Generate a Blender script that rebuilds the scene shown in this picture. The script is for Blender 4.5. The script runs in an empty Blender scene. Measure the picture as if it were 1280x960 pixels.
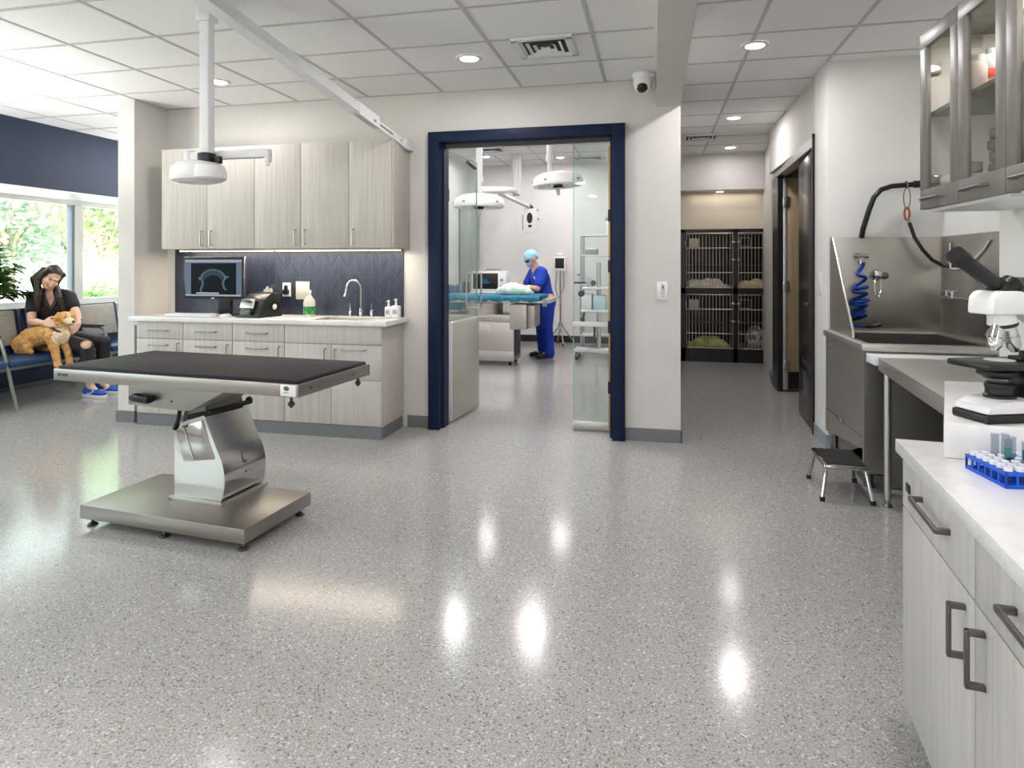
import bpy, bmesh, math, random
from mathutils import Vector, Matrix, Quaternion
random.seed(7)
PI = math.pi
SC = bpy.context.scene
COL = SC.collection
V = Vector
R = math.radians

# ------------------------------------------------------------------ mesh builder
class MB:
    def __init__(s):
        s.bm = bmesh.new()
    def _add(s, verts, faces, smooth=False):
        vs = [s.bm.verts.new(v) for v in verts]
        for f in faces:
            try:
                fc = s.bm.faces.new([vs[i] for i in f]); fc.smooth = smooth
            except ValueError:
                pass
        return vs
    def box(s, x0, x1, y0, y1, z0, z1, bev=0, seg=2, mat=None):
        b = bmesh.new()
        bmesh.ops.create_cube(b, size=1)
        for v in b.verts:
            v.co = V(((x0+x1)/2+v.co.x*(x1-x0), (y0+y1)/2+v.co.y*(y1-y0), (z0+z1)/2+v.co.z*(z1-z0)))
        if bev > 0:
            bmesh.ops.bevel(b, geom=list(b.edges), offset=min(bev, abs(x1-x0)*.49, abs(y1-y0)*.49, abs(z1-z0)*.49), segments=seg, profile=.5, affect='EDGES')
        return s.merge(b, mat)
    def merge(s, b, mat=None):
        if mat is not None:
            b.transform(mat)
        b.verts.index_update()
        vs = [s.bm.verts.new(v.co) for v in b.verts]
        for f in b.faces:
            try:
                fc = s.bm.faces.new([vs[v.index] for v in f.verts]); fc.smooth = f.smooth
            except ValueError:
                pass
        b.free()
        return s
    def cbox(s, c, size, rot=(0, 0, 0), bev=0, seg=2):
        from mathutils import Euler
        m = Matrix.Translation(c) @ Euler(rot).to_matrix().to_4x4()
        x, y, z = size
        return s.box(-x/2, x/2, -y/2, y/2, -z/2, z/2, bev, seg, m)
    def prism(s, poly, z0, z1, mat=None, bev=0):
        b = bmesh.new()
        lo = [b.verts.new((p[0], p[1], z0)) for p in poly]
        hi = [b.verts.new((p[0], p[1], z1)) for p in poly]
        n = len(poly)
        b.faces.new(lo[::-1]); b.faces.new(hi)
        for i in range(n):
            b.faces.new((lo[i], lo[(i+1) % n], hi[(i+1) % n], hi[i]))
        bmesh.ops.recalc_face_normals(b, faces=list(b.faces))
        if bev > 0:
            bmesh.ops.bevel(b, geom=list(b.edges), offset=bev, segments=2, profile=.5, affect='EDGES')
        return s.merge(b, mat)
    def cyl(s, p0, p1, r0, r1=None, seg=16, caps=True):
        return s.tube([p0, p1], [r0, r0 if r1 is None else r1], seg, caps)
    def tube(s, pts, r, seg=10, caps=True, closed=False, flat=None):
        pts = [V(p) for p in pts]
        n = len(pts)
        rs = r if isinstance(r, (list, tuple)) else [r]*n
        T = []
        for i in range(n):
            if closed:
                t = pts[(i+1) % n]-pts[i-1]
            else:
                t = pts[min(i+1, n-1)]-pts[max(i-1, 0)]
            T.append(t.normalized())
        up = V((0, 0, 1)) if abs(T[0].z) < .9 else V((1, 0, 0))
        nrm = (up-T[0]*up.dot(T[0])).normalized()
        rings = []
        for i in range(n):
            if i > 0:
                nrm = T[i-1].rotation_difference(T[i]) @ nrm
                nrm = (nrm-T[i]*nrm.dot(T[i])).normalized()
            bn = T[i].cross(nrm)
            ring = []
            for k in range(seg):
                a = 2*PI*k/seg
                fa, fb = (1, 1) if flat is None else flat
                ring.append(s.bm.verts.new(pts[i]+nrm*(math.cos(a)*rs[i]*fa)+bn*(math.sin(a)*rs[i]*fb)))
            rings.append(ring)
        m = n if closed else n-1
        for i in range(m):
            a, b = rings[i], rings[(i+1) % n]
            for k in range(seg):
                f = s.bm.faces.new((a[k], a[(k+1) % seg], b[(k+1) % seg], b[k])); f.smooth = True
        if caps and not closed:
            s.bm.faces.new(rings[0][::-1]); s.bm.faces.new(rings[-1])
        return s
    def lathe(s, prof, c=(0, 0, 0), seg=24, mat=None, scale=(1, 1)):
        b = bmesh.new()
        rings = []
        for (r, z) in prof:
            if r < 1e-6:
                rings.append([b.verts.new((0, 0, z))])
            else:
                rings.append([b.verts.new((math.cos(2*PI*k/seg)*r*scale[0], math.sin(2*PI*k/seg)*r*scale[1], z)) for k in range(seg)])
        for i in range(len(rings)-1):
            a, d = rings[i], rings[i+1]
            for k in range(seg):
                k2 = (k+1) % seg
                if len(a) == 1 and len(d) == 1:
                    continue
                if len(a) == 1:
                    f = b.faces.new((a[0], d[k2], d[k]))
                elif len(d) == 1:
                    f = b.faces.new((a[k], a[k2], d[0]))
                else:
                    f = b.faces.new((a[k], a[k2], d[k2], d[k]))
                f.smooth = True
        bmesh.ops.recalc_face_normals(b, faces=list(b.faces))
        m = Matrix.Translation(c)
        if mat is not None:
            m = m @ mat
        return s.merge(b, m)
    def ball(s, c, r, rot=None, seg=16, rings=10):
        b = bmesh.new()
        bmesh.ops.create_uvsphere(b, u_segments=seg, v_segments=rings, radius=1)
        for f in b.faces:
            f.smooth = True
        rr = (r, r, r) if not isinstance(r, (tuple, list)) else r
        m = Matrix.Translation(c)
        if rot is not None:
            m = m @ rot
        m = m @ Matrix.Diagonal((rr[0], rr[1], rr[2], 1))
        return s.merge(b, m)
    def quad(s, a, b, c, d):
        s._add([a, b, c, d], [(0, 1, 2, 3)]); return s
    def build(s, name, mat, parent=None, shift=None, loc=None, rz=0, sharp=35):
        me = bpy.data.meshes.new(name)
        if shift is not None:
            bmesh.ops.translate(s.bm, verts=list(s.bm.verts), vec=-V(shift))
        s.bm.to_mesh(me); s.bm.free()
        if sharp is not None:
            for p in me.polygons:
                p.use_smooth = True
            me.set_sharp_from_angle(angle=R(sharp))
        if isinstance(mat, (list, tuple)):
            for m in mat:
                me.materials.append(m)
        elif mat is not None:
            me.materials.append(mat)
        o = bpy.data.objects.new(name, me)
        COL.objects.link(o)
        if parent is not None:
            o.parent = parent
        if loc is not None:
            o.location = loc
        o.rotation_euler.z = rz
        return o

def tag(o, label=None, cat=None, group=None, kind=None):
    if label: o['label'] = label
    if cat: o['category'] = cat
    if group: o['group'] = group
    if kind: o['kind'] = kind
    return o

def thing(name, label, cat, loc=(0, 0, 0), rz=0, group=None):
    o = bpy.data.objects.new(name, None)
    o.empty_display_size = .05
    COL.objects.link(o)
    o.location = loc
    o.rotation_euler.z = rz
    return tag(o, label, cat, group)

def part(name, mb, mat, parent, label=None, kind=None, sharp=35):
    o = mb.build(name, mat, parent, sharp=sharp)
    return tag(o, label, None, None, kind)

def solo(name, mb, mat, label, cat, loc=(0, 0, 0), rz=0, group=None, kind=None, sharp=35):
    o = mb.build(name, mat, None, loc=loc, rz=rz, sharp=sharp)
    return tag(o, label, cat, group, kind)

def struct(name, mb, mat, sharp=35):
    o = mb.build(name, mat, None, sharp=sharp)
    o['kind'] = 'structure'
    return o

def copy_tree(o, loc=None, rz=None, label=None, group=None, parent=None):
    c = o.copy(); COL.objects.link(c)
    if parent is not None:
        c.parent = parent
    if loc is not None:
        c.location = loc
    if rz is not None:
        c.rotation_euler.z = rz
    if label:
        c['label'] = label
    if group:
        c['group'] = group
    for ch in list(o.children):
        copy_tree(ch, parent=c)
    return c

def apply_mods(o):
    dg = bpy.context.evaluated_depsgraph_get()
    dg.update()
    me = bpy.data.meshes.new_from_object(o.evaluated_get(dg))
    o.modifiers.clear()
    o.data = me
    return o

def fuse(o, voxel, smooth=4, factor=.5, mat=None):
    """melt overlapping volumes of one mesh into one continuous skin"""
    m = o.modifiers.new('r', 'REMESH'); m.mode = 'VOXEL'; m.voxel_size = voxel
    if smooth:
        s = o.modifiers.new('s', 'SMOOTH'); s.iterations = smooth; s.factor = factor
    mats = list(o.data.materials)
    apply_mods(o)
    if not o.data.materials:
        for k in mats:
            o.data.materials.append(k)
    for p in o.data.polygons:
        p.use_smooth = True
    return o

def arc(c, r, a0, a1, n, plane='xz'):
    out = []
    for i in range(n+1):
        a = R(a0+(a1-a0)*i/n)
        u, w = math.cos(a)*r, math.sin(a)*r
        out.append({'xz': (c[0]+u, c[1], c[2]+w), 'yz': (c[0], c[1]+u, c[2]+w), 'xy': (c[0]+u, c[1]+w, c[2])}[plane])
    return out

# ------------------------------------------------------------------ materials
def lin(c):
    return tuple((v/255/12.92 if v/255 <= .04045 else ((v/255+.055)/1.055)**2.4) for v in c)+(1,)

MATS = {}
def mat(name, rgb, rough=.5, metal=0, spec=.5, emit=None, estr=0, trans=0, coat=0, alpha=1, ior=1.45, sheen=0, aniso=0):
    m = bpy.data.materials.new(name); m.use_nodes = True
    b = m.node_tree.nodes['Principled BSDF']
    b.inputs['Base Color'].default_value = lin(rgb)
    b.inputs['Roughness'].default_value = rough
    b.inputs['Metallic'].default_value = metal
    b.inputs['Specular IOR Level'].default_value = spec
    b.inputs['IOR'].default_value = ior
    b.inputs['Transmission Weight'].default_value = trans
    b.inputs['Coat Weight'].default_value = coat
    b.inputs['Coat Roughness'].default_value = .08
    b.inputs['Sheen Weight'].default_value = sheen
    b.inputs['Alpha'].default_value = alpha
    b.inputs['Anisotropic'].default_value = aniso
    if emit is not None:
        b.inputs['Emission Color'].default_value = lin(emit)
        b.inputs['Emission Strength'].default_value = estr
    MATS[name] = m
    return m

def nd(m, typ, **kw):
    n = m.node_tree.nodes.new(typ)
    for k, v in kw.items():
        if k in n.inputs:
            n.inputs[k].default_value = v
        else:
            setattr(n, k, v)
    return n

def ln(m, a, ao, b, bi):
    m.node_tree.links.new(a.outputs[ao], b.inputs[bi])

def bsdf(m):
    return m.node_tree.nodes['Principled BSDF']

def coords(m, scale=(1, 1, 1), rot=(0, 0, 0)):
    t = nd(m, 'ShaderNodeTexCoord'); mp = nd(m, 'ShaderNodeMapping')
    mp.inputs['Scale'].default_value = scale
    mp.inputs['Rotation'].default_value = rot
    ln(m, t, 'Object', mp, 'Vector')
    return mp

def noisy(name, c1, c2, scale=(8, 8, 8), detail=4, lo=.35, hi=.65, rough=.5, metal=0, bump=0, rot=(0, 0, 0), **kw):
    """two colours mixed by a stretched noise, optional bump"""
    m = mat(name, c1, rough, metal, **kw)
    mp = coords(m, scale, rot)
    n = nd(m, 'ShaderNodeTexNoise'); n.inputs['Scale'].default_value = 1; n.inputs['Detail'].default_value = detail
    ln(m, mp, 'Vector', n, 'Vector')
    r = nd(m, 'ShaderNodeValToRGB')
    r.color_ramp.elements[0].position = lo; r.color_ramp.elements[0].color = lin(c1)
    r.color_ramp.elements[1].position = hi; r.color_ramp.elements[1].color = lin(c2)
    ln(m, n, 'Fac', r, 'Fac'); ln(m, r, 'Color', bsdf(m), 'Base Color')
    if bump:
        bp = nd(m, 'ShaderNodeBump'); bp.inputs['Strength'].default_value = bump; bp.inputs['Distance'].default_value = .002
        ln(m, n, 'Fac', bp, 'Height'); ln(m, bp, 'Normal', bsdf(m), 'Normal')
    return m

def brushed(name, rgb, rough=.3, scale=(6, 6, 900), var=.035):
    m = mat(name, rgb, rough, 1)
    mp = coords(m, scale)
    n = nd(m, 'ShaderNodeTexNoise'); n.inputs['Scale'].default_value = 1; n.inputs['Detail'].default_value = 3
    ln(m, mp, 'Vector', n, 'Vector')
    mr = nd(m, 'ShaderNodeMapRange'); mr.inputs['To Min'].default_value = rough-var; mr.inputs['To Max'].default_value = rough+var
    ln(m, n, 'Fac', mr, 'Value'); ln(m, mr, 'Result', bsdf(m), 'Roughness')
    return m

# walls and room
M_WALL = noisy('wall_paint', (209, 206, 202), (205, 202, 198), (3, 3, 3), rough=.75)
M_WALLW = noisy('white_paint', (228, 227, 224), (223, 222, 219), (3, 3, 3), rough=.7)
M_BEIGE = noisy('beige_paint', (208, 199, 182), (203, 194, 177), (3, 3, 3), rough=.75)
M_CEIL = noisy('ceiling_tile', (238, 237, 236), (228, 227, 226), (160, 160, 160), lo=.4, hi=.7, rough=.9, bump=.15)
M_TBAR = mat('ceiling_bar', (190, 189, 187), .6)
M_NAVY = noisy('navy_paint', (22, 39, 64), (20, 36, 60), (2, 2, 2), rough=.6)
M_NAVYF = mat('navy_frame', (13, 29, 58), .5, 0, .25)
M_BASEB = mat('grey_baseboard', (112, 114, 117), .45)
M_BLACKB = mat('black_baseboard', (40, 40, 41), .5)

# floor: poured grey floor with light and dark chips
M_FLOOR = mat('speckled_floor', (150, 148, 145), .2, 0, .5)
def _floor():
    m = M_FLOOR
    t = nd(m, 'ShaderNodeTexCoord')
    nz = nd(m, 'ShaderNodeTexNoise'); nz.inputs['Scale'].default_value = 165; nz.inputs['Detail'].default_value = 3; nz.inputs['Roughness'].default_value = .6
    ln(m, t, 'Object', nz, 'Vector')
    rp = nd(m, 'ShaderNodeValToRGB')
    for pos, c in ((.33, (132, 130, 128)), (.5, (159, 157, 156)), (.66, (185, 183, 182))):
        el = rp.color_ramp.elements.new(pos); el.color = lin(c)
    rp.color_ramp.elements.remove(rp.color_ramp.elements[0]); rp.color_ramp.elements.remove(rp.color_ramp.elements[-1])
    ln(m, nz, 'Fac', rp, 'Fac')
    col, out = rp, 'Color'
    for (sc, lo, rgb, seed) in ((150, .95, (194, 192, 190), 9), (160, .94, (118, 115, 112), 5), (140, .95, (150, 140, 126), 13)):
        mp = nd(m, 'ShaderNodeMapping'); mp.inputs['Location'].default_value = (seed*1.7, seed*.9, 0)
        ln(m, t, 'Object', mp, 'Vector')
        v = nd(m, 'ShaderNodeTexVoronoi'); v.inputs['Scale'].default_value = sc; v.inputs['Randomness'].default_value = 1
        ln(m, mp, 'Vector', v, 'Vector')
        sp = nd(m, 'ShaderNodeSeparateColor'); ln(m, v, 'Color', sp, 'Color')
        gt = nd(m, 'ShaderNodeMath', operation='GREATER_THAN'); gt.inputs[1].default_value = lo
        ln(m, sp, 'Red', gt, 0)
        mx = nd(m, 'ShaderNodeMix', data_type='RGBA')
        mx.inputs[7].default_value = lin(rgb)
        ln(m, gt, 0, mx, 0); ln(m, col, out, mx, 6)
        col, out = mx, 2
    ln(m, col, out, bsdf(m), 'Base Color')
    n = nd(m, 'ShaderNodeTexNoise'); n.inputs['Scale'].default_value = 60; n.inputs['Detail'].default_value = 2
    ln(m, t, 'Object', n, 'Vector')
    mr = nd(m, 'ShaderNodeMapRange'); mr.inputs['To Min'].default_value = .11; mr.inputs['To Max'].default_value = .19
    ln(m, n, 'Fac', mr, 'Value'); ln(m, mr, 'Result', bsdf(m), 'Roughness')
_floor()

# chevron tiles
M_TILE = mat('chevron_tile', (44, 50, 68), .3)
def _tile():
    m = M_TILE
    t = nd(m, 'ShaderNodeTexCoord'); sx = nd(m, 'ShaderNodeSeparateXYZ'); ln(m, t, 'Object', sx, 'Vector')
    def M(op, a, b=None, c=None):
        n = nd(m, 'ShaderNodeMath', operation=op)
        for i, q in enumerate((a, b, c)):
            if q is None: continue
            if isinstance(q, (int, float)): n.inputs[i].default_value = q
            else: m.node_tree.links.new(q, n.inputs[i])
        return n.outputs[0]
    X, Z = sx.outputs['X'], sx.outputs['Z']
    W = .155
    u = M('DIVIDE', X, W)
    fr = M('FRACT', u)
    tri = M('ABSOLUTE', M('SUBTRACT', fr, .5))       # 0 .. .5
    h = M('ADD', Z, M('MULTIPLY', tri, W*1.5))
    q = M('DIVIDE', h, .046)
    g1 = M('LESS_THAN', M('FRACT', q), .07)
    ed = M('LESS_THAN', M('ABSOLUTE', M('SUBTRACT', M('FRACT', M('MULTIPLY', u, 2)), .5)), .485)
    g2 = M('SUBTRACT', 1, ed)
    g = M('MAXIMUM', g1, g2)
    cell = nd(m, 'ShaderNodeCombineXYZ')
    m.node_tree.links.new(M('FLOOR', M('MULTIPLY', u, 2)), cell.inputs[0]); m.node_tree.links.new(M('FLOOR', q), cell.inputs[1])
    wn = nd(m, 'ShaderNodeTexWhiteNoise', noise_dimensions='2D'); ln(m, cell, 0, wn, 'Vector')
    r = nd(m, 'ShaderNodeValToRGB')
    r.color_ramp.elements[0].color = lin((39, 44, 58)); r.color_ramp.elements[1].color = lin((50, 57, 76))
    ln(m, wn, 'Value', r, 'Fac')
    mx = nd(m, 'ShaderNodeMix', data_type='RGBA'); mx.inputs[7].default_value = lin((84, 86, 97))
    m.node_tree.links.new(g, mx.inputs[0]); ln(m, r, 'Color', mx, 6); ln(m, mx, 2, bsdf(m), 'Base Color')
_tile()

# joinery and metals
M_WOOD = noisy('ash_laminate', (182, 176, 169), (200, 195, 189), (45, 45, 1.6), detail=5, lo=.3, hi=.72, rough=.45)
M_WOODE = noisy('ash_edge', (182, 176, 168), (197, 191, 184), (45, 45, 1.6), detail=5, lo=.3, hi=.72, rough=.5)
M_WOODG = noisy('grey_laminate', (100, 96, 92), (120, 115, 110), (45, 45, 1.6), detail=5, lo=.3, hi=.72, rough=.4)
M_QUARTZ = noisy('white_quartz', (228, 227, 226), (217, 216, 215), (22, 22, 22), lo=.45, hi=.75, rough=.22)
M_STEEL = brushed('brushed_steel', (200, 197, 192), .4)
M_STEELT = brushed('table_steel', (164, 160, 154), .36)
M_STEELH = brushed('brushed_steel_sheet', (190, 186, 180), .38, (900, 6, 6))
M_STEELD = brushed('dark_steel', (140, 137, 131), .34)
M_CHROME = mat('chrome', (200, 200, 200), .1, 1)
M_POLISH = brushed('polished_steel', (200, 198, 195), .13, (6, 6, 700), .03)
M_NICKEL = mat('satin_nickel', (170, 167, 162), .3, 1)
M_NICKELD = mat('dark_nickel', (120, 117, 112), .38, 1)
M_BLACK = mat('black_plastic', (22, 22, 23), .4)
M_RUBBER = mat('black_rubber', (30, 30, 31), .7)
M_BLACKP = mat('black_powder', (24, 24, 26), .3)
M_PAD = noisy('dark_pad', (27, 24, 33), (40, 32, 38), (5, 5, 5), rough=.55, spec=.16)
M_WHITE = mat('white_plastic', (232, 232, 233), .35)
M_WHITEP = mat('white_metal', (222, 222, 224), .35)
M_CREAM = mat('cream_plastic', (226, 220, 206), .45)
M_GREY = mat('grey_plastic', (140, 142, 145), .45)
M_DGREY = mat('dark_grey_plastic', (66, 68, 72), .45)
M_TEAL = noisy('teal_drape', (10, 96, 124), (14, 116, 140), (9, 9, 9), rough=.6)
M_BLUEP = mat('blue_plastic', (20, 88, 208), .35)
M_BLUEH = mat('blue_hose', (18, 66, 158), .35)
M_GLASSE = mat('glass_edge', (150, 190, 178), .15)

def leafy(m, k=.4):
    nt = m.node_tree; p = bsdf(m)
    tl = nt.nodes.new('ShaderNodeBsdfTranslucent'); mx = nt.nodes.new('ShaderNodeMixShader'); mx.inputs[0].default_value = k
    out = [n for n in nt.nodes if n.type == 'OUTPUT_MATERIAL'][0]
    src = p.inputs['Base Color'].links[0].from_socket
    nt.links.new(src, tl.inputs['Color'])
    nt.links.new(p.outputs[0], mx.inputs[1]); nt.links.new(tl.outputs[0], mx.inputs[2]); nt.links.new(mx.outputs[0], out.inputs[0])
    return m

def thin_glass(name, tint=(246, 250, 248), ior=1.45, boost=1.0):
    m = bpy.data.materials.new(name); m.use_nodes = True
    nt = m.node_tree; nt.nodes.clear()
    out = nt.nodes.new('ShaderNodeOutputMaterial')
    tr = nt.nodes.new('ShaderNodeBsdfTransparent'); tr.inputs[0].default_value = lin(tint)
    gl = nt.nodes.new('ShaderNodeBsdfGlossy'); gl.inputs['Roughness'].default_value = .02
    lw = nt.nodes.new('ShaderNodeLayerWeight'); lw.inputs[0].default_value = .5
    fr = nt.nodes.new('ShaderNodeMath'); fr.operation = 'POWER'; fr.inputs[1].default_value = 4.0
    nt.links.new(lw.outputs['Facing'], fr.inputs[0])
    mu = nt.nodes.new('ShaderNodeMath'); mu.operation = 'MULTIPLY_ADD'; mu.inputs[1].default_value = .4*boost; mu.inputs[2].default_value = .04*boost
    mx = nt.nodes.new('ShaderNodeMixShader')
    nt.links.new(fr.outputs[0], mu.inputs[0]); nt.links.new(mu.outputs[0], mx.inputs[0])
    nt.links.new(tr.outputs[0], mx.inputs[1]); nt.links.new(gl.outputs[0], mx.inputs[2])
    nt.links.new(mx.outputs[0], out.inputs[0])
    return m
M_GLASS = thin_glass('clear_glass', (240, 248, 245), 1.4)
M_GLASSD = thin_glass('door_glass', (244, 250, 248), 1.5)
M_GLASST = thin_glass('tube_glass', (236, 240, 244), 1.35)

def lamp_mat(name, rgb, st):
    return mat(name, (255, 255, 255), .5, emit=rgb, estr=st)
M_LED = lamp_mat('lit_lens', (255, 246, 232), 22)
M_LEDS = lamp_mat('lit_strip', (255, 236, 206), 10)
M_LEDO = lamp_mat('lit_lens_cool', (250, 252, 255), 14)
# ================================================================== CAMERA
cam = bpy.data.objects.new('camera', bpy.data.cameras.new('camera'))
COL.objects.link(cam)
cam.location = (0, 0, 1.4)
cam.rotation_euler = (R(90), 0, math.atan(178/788))
cam.data.sensor_width = 36
cam.data.lens = 788/1280*36
cam.data.shift_y = -150/1280
cam.data.clip_end = 200
SC.camera = cam
SC.view_settings.view_transform = 'Standard'
SC.view_settings.look = 'None'
SC.view_settings.gamma = 1
SC.view_settings.use_curve_mapping = False
SC.view_settings.exposure = 0.12
SC.cycles.max_bounces = 10
SC.cycles.diffuse_bounces = 5
SC.cycles.glossy_bounces = 5
SC.cycles.transparent_max_bounces = 16
SC.cycles.sample_clamp_indirect = 6
SC.cycles.caustics_reflective = False
SC.cycles.caustics_refractive = False

# ================================================================== SETTING
struct('floor', MB().box(-7.05, 3.1, -4.3, 11.5, -.1, 0), M_FLOOR)
b = MB()
b.box(-7.05, .1, -4.3, 5.15, 2.86, 2.9); b.box(-7.05, -4.65, 5.15, 8.6, 2.86, 2.9)
struct('ceiling', b, M_CEIL)
struct('ceiling.001', MB().box(.1, 3.1, -4.3, 9.6, 2.94, 2.98), M_CEIL)
struct('ceiling.002', MB().box(-3.5, .12, 5.24, 11.5, 3.2, 3.24), M_CEIL)
struct('roof', MB().box(-7.05, 3.1, -4.3, 11.5, 3.35, 3.5), M_WALL)
# suspended grid bars
b = MB()
x = -.385
GX = [-.385-.683*i for i in range(9)]
GY = [5.09-.55*i for i in range(16)]
for gx in GX:
    b.box(gx-.012, gx+.012, -4.2, 8.3 if gx < -4.7 else 5.1, 2.856, 2.862)
for gy in GY+[5.64, 6.19, 6.74, 7.29, 7.84]:
    b.box(-6.2, .0 if gy < 5.2 else -4.7, gy-.012, gy+.012, 2.8565, 2.862)
struct('trim_1', b, M_TBAR)
b = MB()
for gx in (.66, 1.28):
    b.box(gx-.012, gx+.012, -4.2, 9.2 if gx < 1 else 5.2, 2.936, 2.942)
for i in range(24):
    gy = 9.2-.58*i-.1
    if gy > -4: b.box(.2, 1.5 if gy > 5.2 else 2.0, gy-.012, gy+.012, 2.9365, 2.942)
struct('trim_2', b, M_TBAR)
b = MB()
for gx in (-2.6, -1.9, -1.2, -.5):
    b.box(gx-.012, gx+.012, 5.3, 11.2, 3.196, 3.202)
for i in range(10):
    gy = 10.7-.6*i
    b.box(-3.35, .05, gy-.012, gy+.012, 3.1965, 3.202)
struct('trim_3', b, M_TBAR)

# back wall with the doorway
b = MB()
b.box(-4.65, -1.86, 5.1, 5.25, 0, 3.35); b.box(-.235, .2, 5.1, 5.25, 0, 3.35); b.box(-1.86, -.235, 5.1, 5.25, 2.51, 3.35)
struct('wall_back', b, M_WALL)
struct('beam', MB().box(.015, .2, -4.3, 5.1, 2.64, 3.35), M_WALL)
struct('wall_wing', MB().box(-4.655, -4.484, 4.7, 5.1, 0, 2.86), M_WALL)
struct('wall_waiting', MB().box(-4.8, -4.65, 5.1, 8.3, 0, 3.35), M_WALL)
struct('wall_waiting_end', MB().box(-7.05, -4.65, 8.3, 8.6, 0, 3.35), M_WALL)
struct('wall_front', MB().box(-7.05, 3.1, -4.3, -4.15, 0, 3.35), M_WALL)
struct('wall_right', MB().box(1.5, 2.06, -4.15, 3.22, 0, 3.35), M_WALLW)
struct('wall_right_bay', MB().box(2.06, 2.2, 3.0, 5.35, 0, 3.35), M_WALLW)
b = MB(); b.box(1.285, 2.2, 5.2, 5.3, 0, 3.35); b.box(1.285, 1.42, 5.3, 5.6, 0, 3.35)
struct('wall_bay_back', b, M_WALLW)
# hall
struct('wall_hall_left', MB().box(.05, .2, 5.25, 11.5, 0, 3.35), M_WALL)
b = MB(); b.box(1.29, 1.42, 5.6, 7.74, 2.44, 3.35); b.prism([(1.345, 7.74), (1.44, 7.74), (1.5, 9.5), (1.405, 8.3)], 0, 3.35)
struct('wall_hall_right', b, M_WALL)
struct('wall_bulkhead', MB().box(.2, 1.6, 9.2, 9.46, 2.435, 2.94), M_WALL)
b = MB(); b.box(.2, 2.0, 9.45, 9.6, 1.9, 2.95); b.box(.2, .365, 9.44, 10.3, 0, 1.9); b.box(.2, 2.0, 10.3, 10.5, 0, 3.0)
struct('wall_hall_end', b, M_BEIGE)
b = MB(); b.box(2.7, 2.8, 5.3, 10.4, 0, 3.35); b.box(1.45, 2.8, 8.2, 8.3, 0, 3.35); b.box(1.9, 2.0, 8.3, 10.4, 0, 3.35)
struct('wall_side_room', b, M_BEIGE)
# surgery room
struct('wall_surgery_back', MB().box(-3.5, .1, 11.2, 11.4, 0, 3.35), M_WALLW)
struct('wall_surgery_left', MB().box(-3.5, -3.35, 5.25, 11.2, 0, 3.35), M_WALLW)
# outer shell of the surgery wing so that no sky light leaks in
b = MB(); b.box(-7.05, -3.5, 11.2, 11.4, 0, 3.35); b.box(2.8, 3.1, -4.3, 11.5, 0, 3.35); b.box(.1, 3.1, 11.3, 11.5, 0, 3.35)
struct('wall_outer', b, M_WALL)

# window wall on the left
b = MB()
b.box(-7.05, -6.9, -4.3, 8.6, 0, .90); b.box(-7.05, -6.9, -4.3, 8.6, 2.25, 3.35); b.box(-7.05, -6.9, -4.3, -3.5, .90, 2.25); b.box(-7.05, -6.9, 7.95, 8.6, .90, 2.25)
struct('wall_left', b, M_WALL)
struct('wall_soffit', MB().box(-6.9, -6.2, -4.15, 8.3, 2.185, 2.86), M_NAVY)
struct('trim_4', MB().box(-6.9, -6.19, -4.15, 8.3, 2.165, 2.185), M_WHITEP)
MULL = [-3.5, -1.9, -.2, 1.45, 3.1, 4.75, 6.39, 7.95]
M_FRAME = mat('window_frame', (214, 214, 210), .45)
for i in range(len(MULL)-1):
    y0, y1 = MULL[i], MULL[i+1]
    w = thing('window_%d' % (i+1), None, None, (-6.97, (y0+y1)/2, .90))
    w['kind'] = 'structure'
    h = (y1-y0)/2
    f = MB()
    f.box(-.05, .075, -h, h, 0, .075, .004); f.box(-.05, .075, -h, h, 1.215, 1.35, .004)
    f.box(-.05, .075, -h, -h+.055, .075, 1.215, .004); f.box(-.05, .075, h-.055, h, .075, 1.215, .004)
    part('window_frame', f, M_FRAME, w)
    part('glass_pane', MB().box(-.006, .0, -h+.05, h-.05, .07, 1.22), M_GLASS, w)
    k = MB(); k.box(-.03, .055, h-.085, h-.055, .075, 1.215, .003)
    part('sash_stile', k, mat('sash_grey', (120, 126, 140), .4) if i == 0 else MATS['sash_grey'], w)
struct('windowsill', MB().box(-6.92, -6.82, -3.6, 8.0, .875, .905, .004), M_WHITEP)

# baseboards
b = MB(); b.box(-.226, .206, 5.085, 5.1, 0, .1); b.box(.2, .213, 5.085, 9.4, 0, .1); b.box(-2.07, -1.866, 5.085, 5.1, 0, .1)
struct('baseboard_back', b, M_BASEB)
b = MB(); b.box(-4.667, -4.472, 4.687, 4.7, 0, .1); b.box(-4.668, -4.655, 4.7, 8.3, 0, .1); b.box(-4.484, -4.471, 4.7, 5.0, 0, .1)
struct('baseboard_wing', b, M_BASEB)
M_BASEBL = mat('pale_baseboard', (150, 160, 170), .45)
b = MB(); b.box(1.272, 1.285, 5.19, 5.6, 0, .1); b.box(1.272, 1.3, 5.188, 5.2, 0, .1)
struct('baseboard_bay', b, M_BASEBL)
struct('baseboard_surgery', MB().box(-3.35, .05, 11.18, 11.2, 0, .12), M_BLACKB)
struct('baseboard_hall', MB().prism([(1.33, 7.76), (1.345, 7.74), (1.405, 8.3), (1.39, 8.3)], 0, .1), M_BASEB)
struct('baseboard_left', MB().box(-6.9, -6.887, -4, 8.3, 0, .1), M_BASEB)

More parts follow.
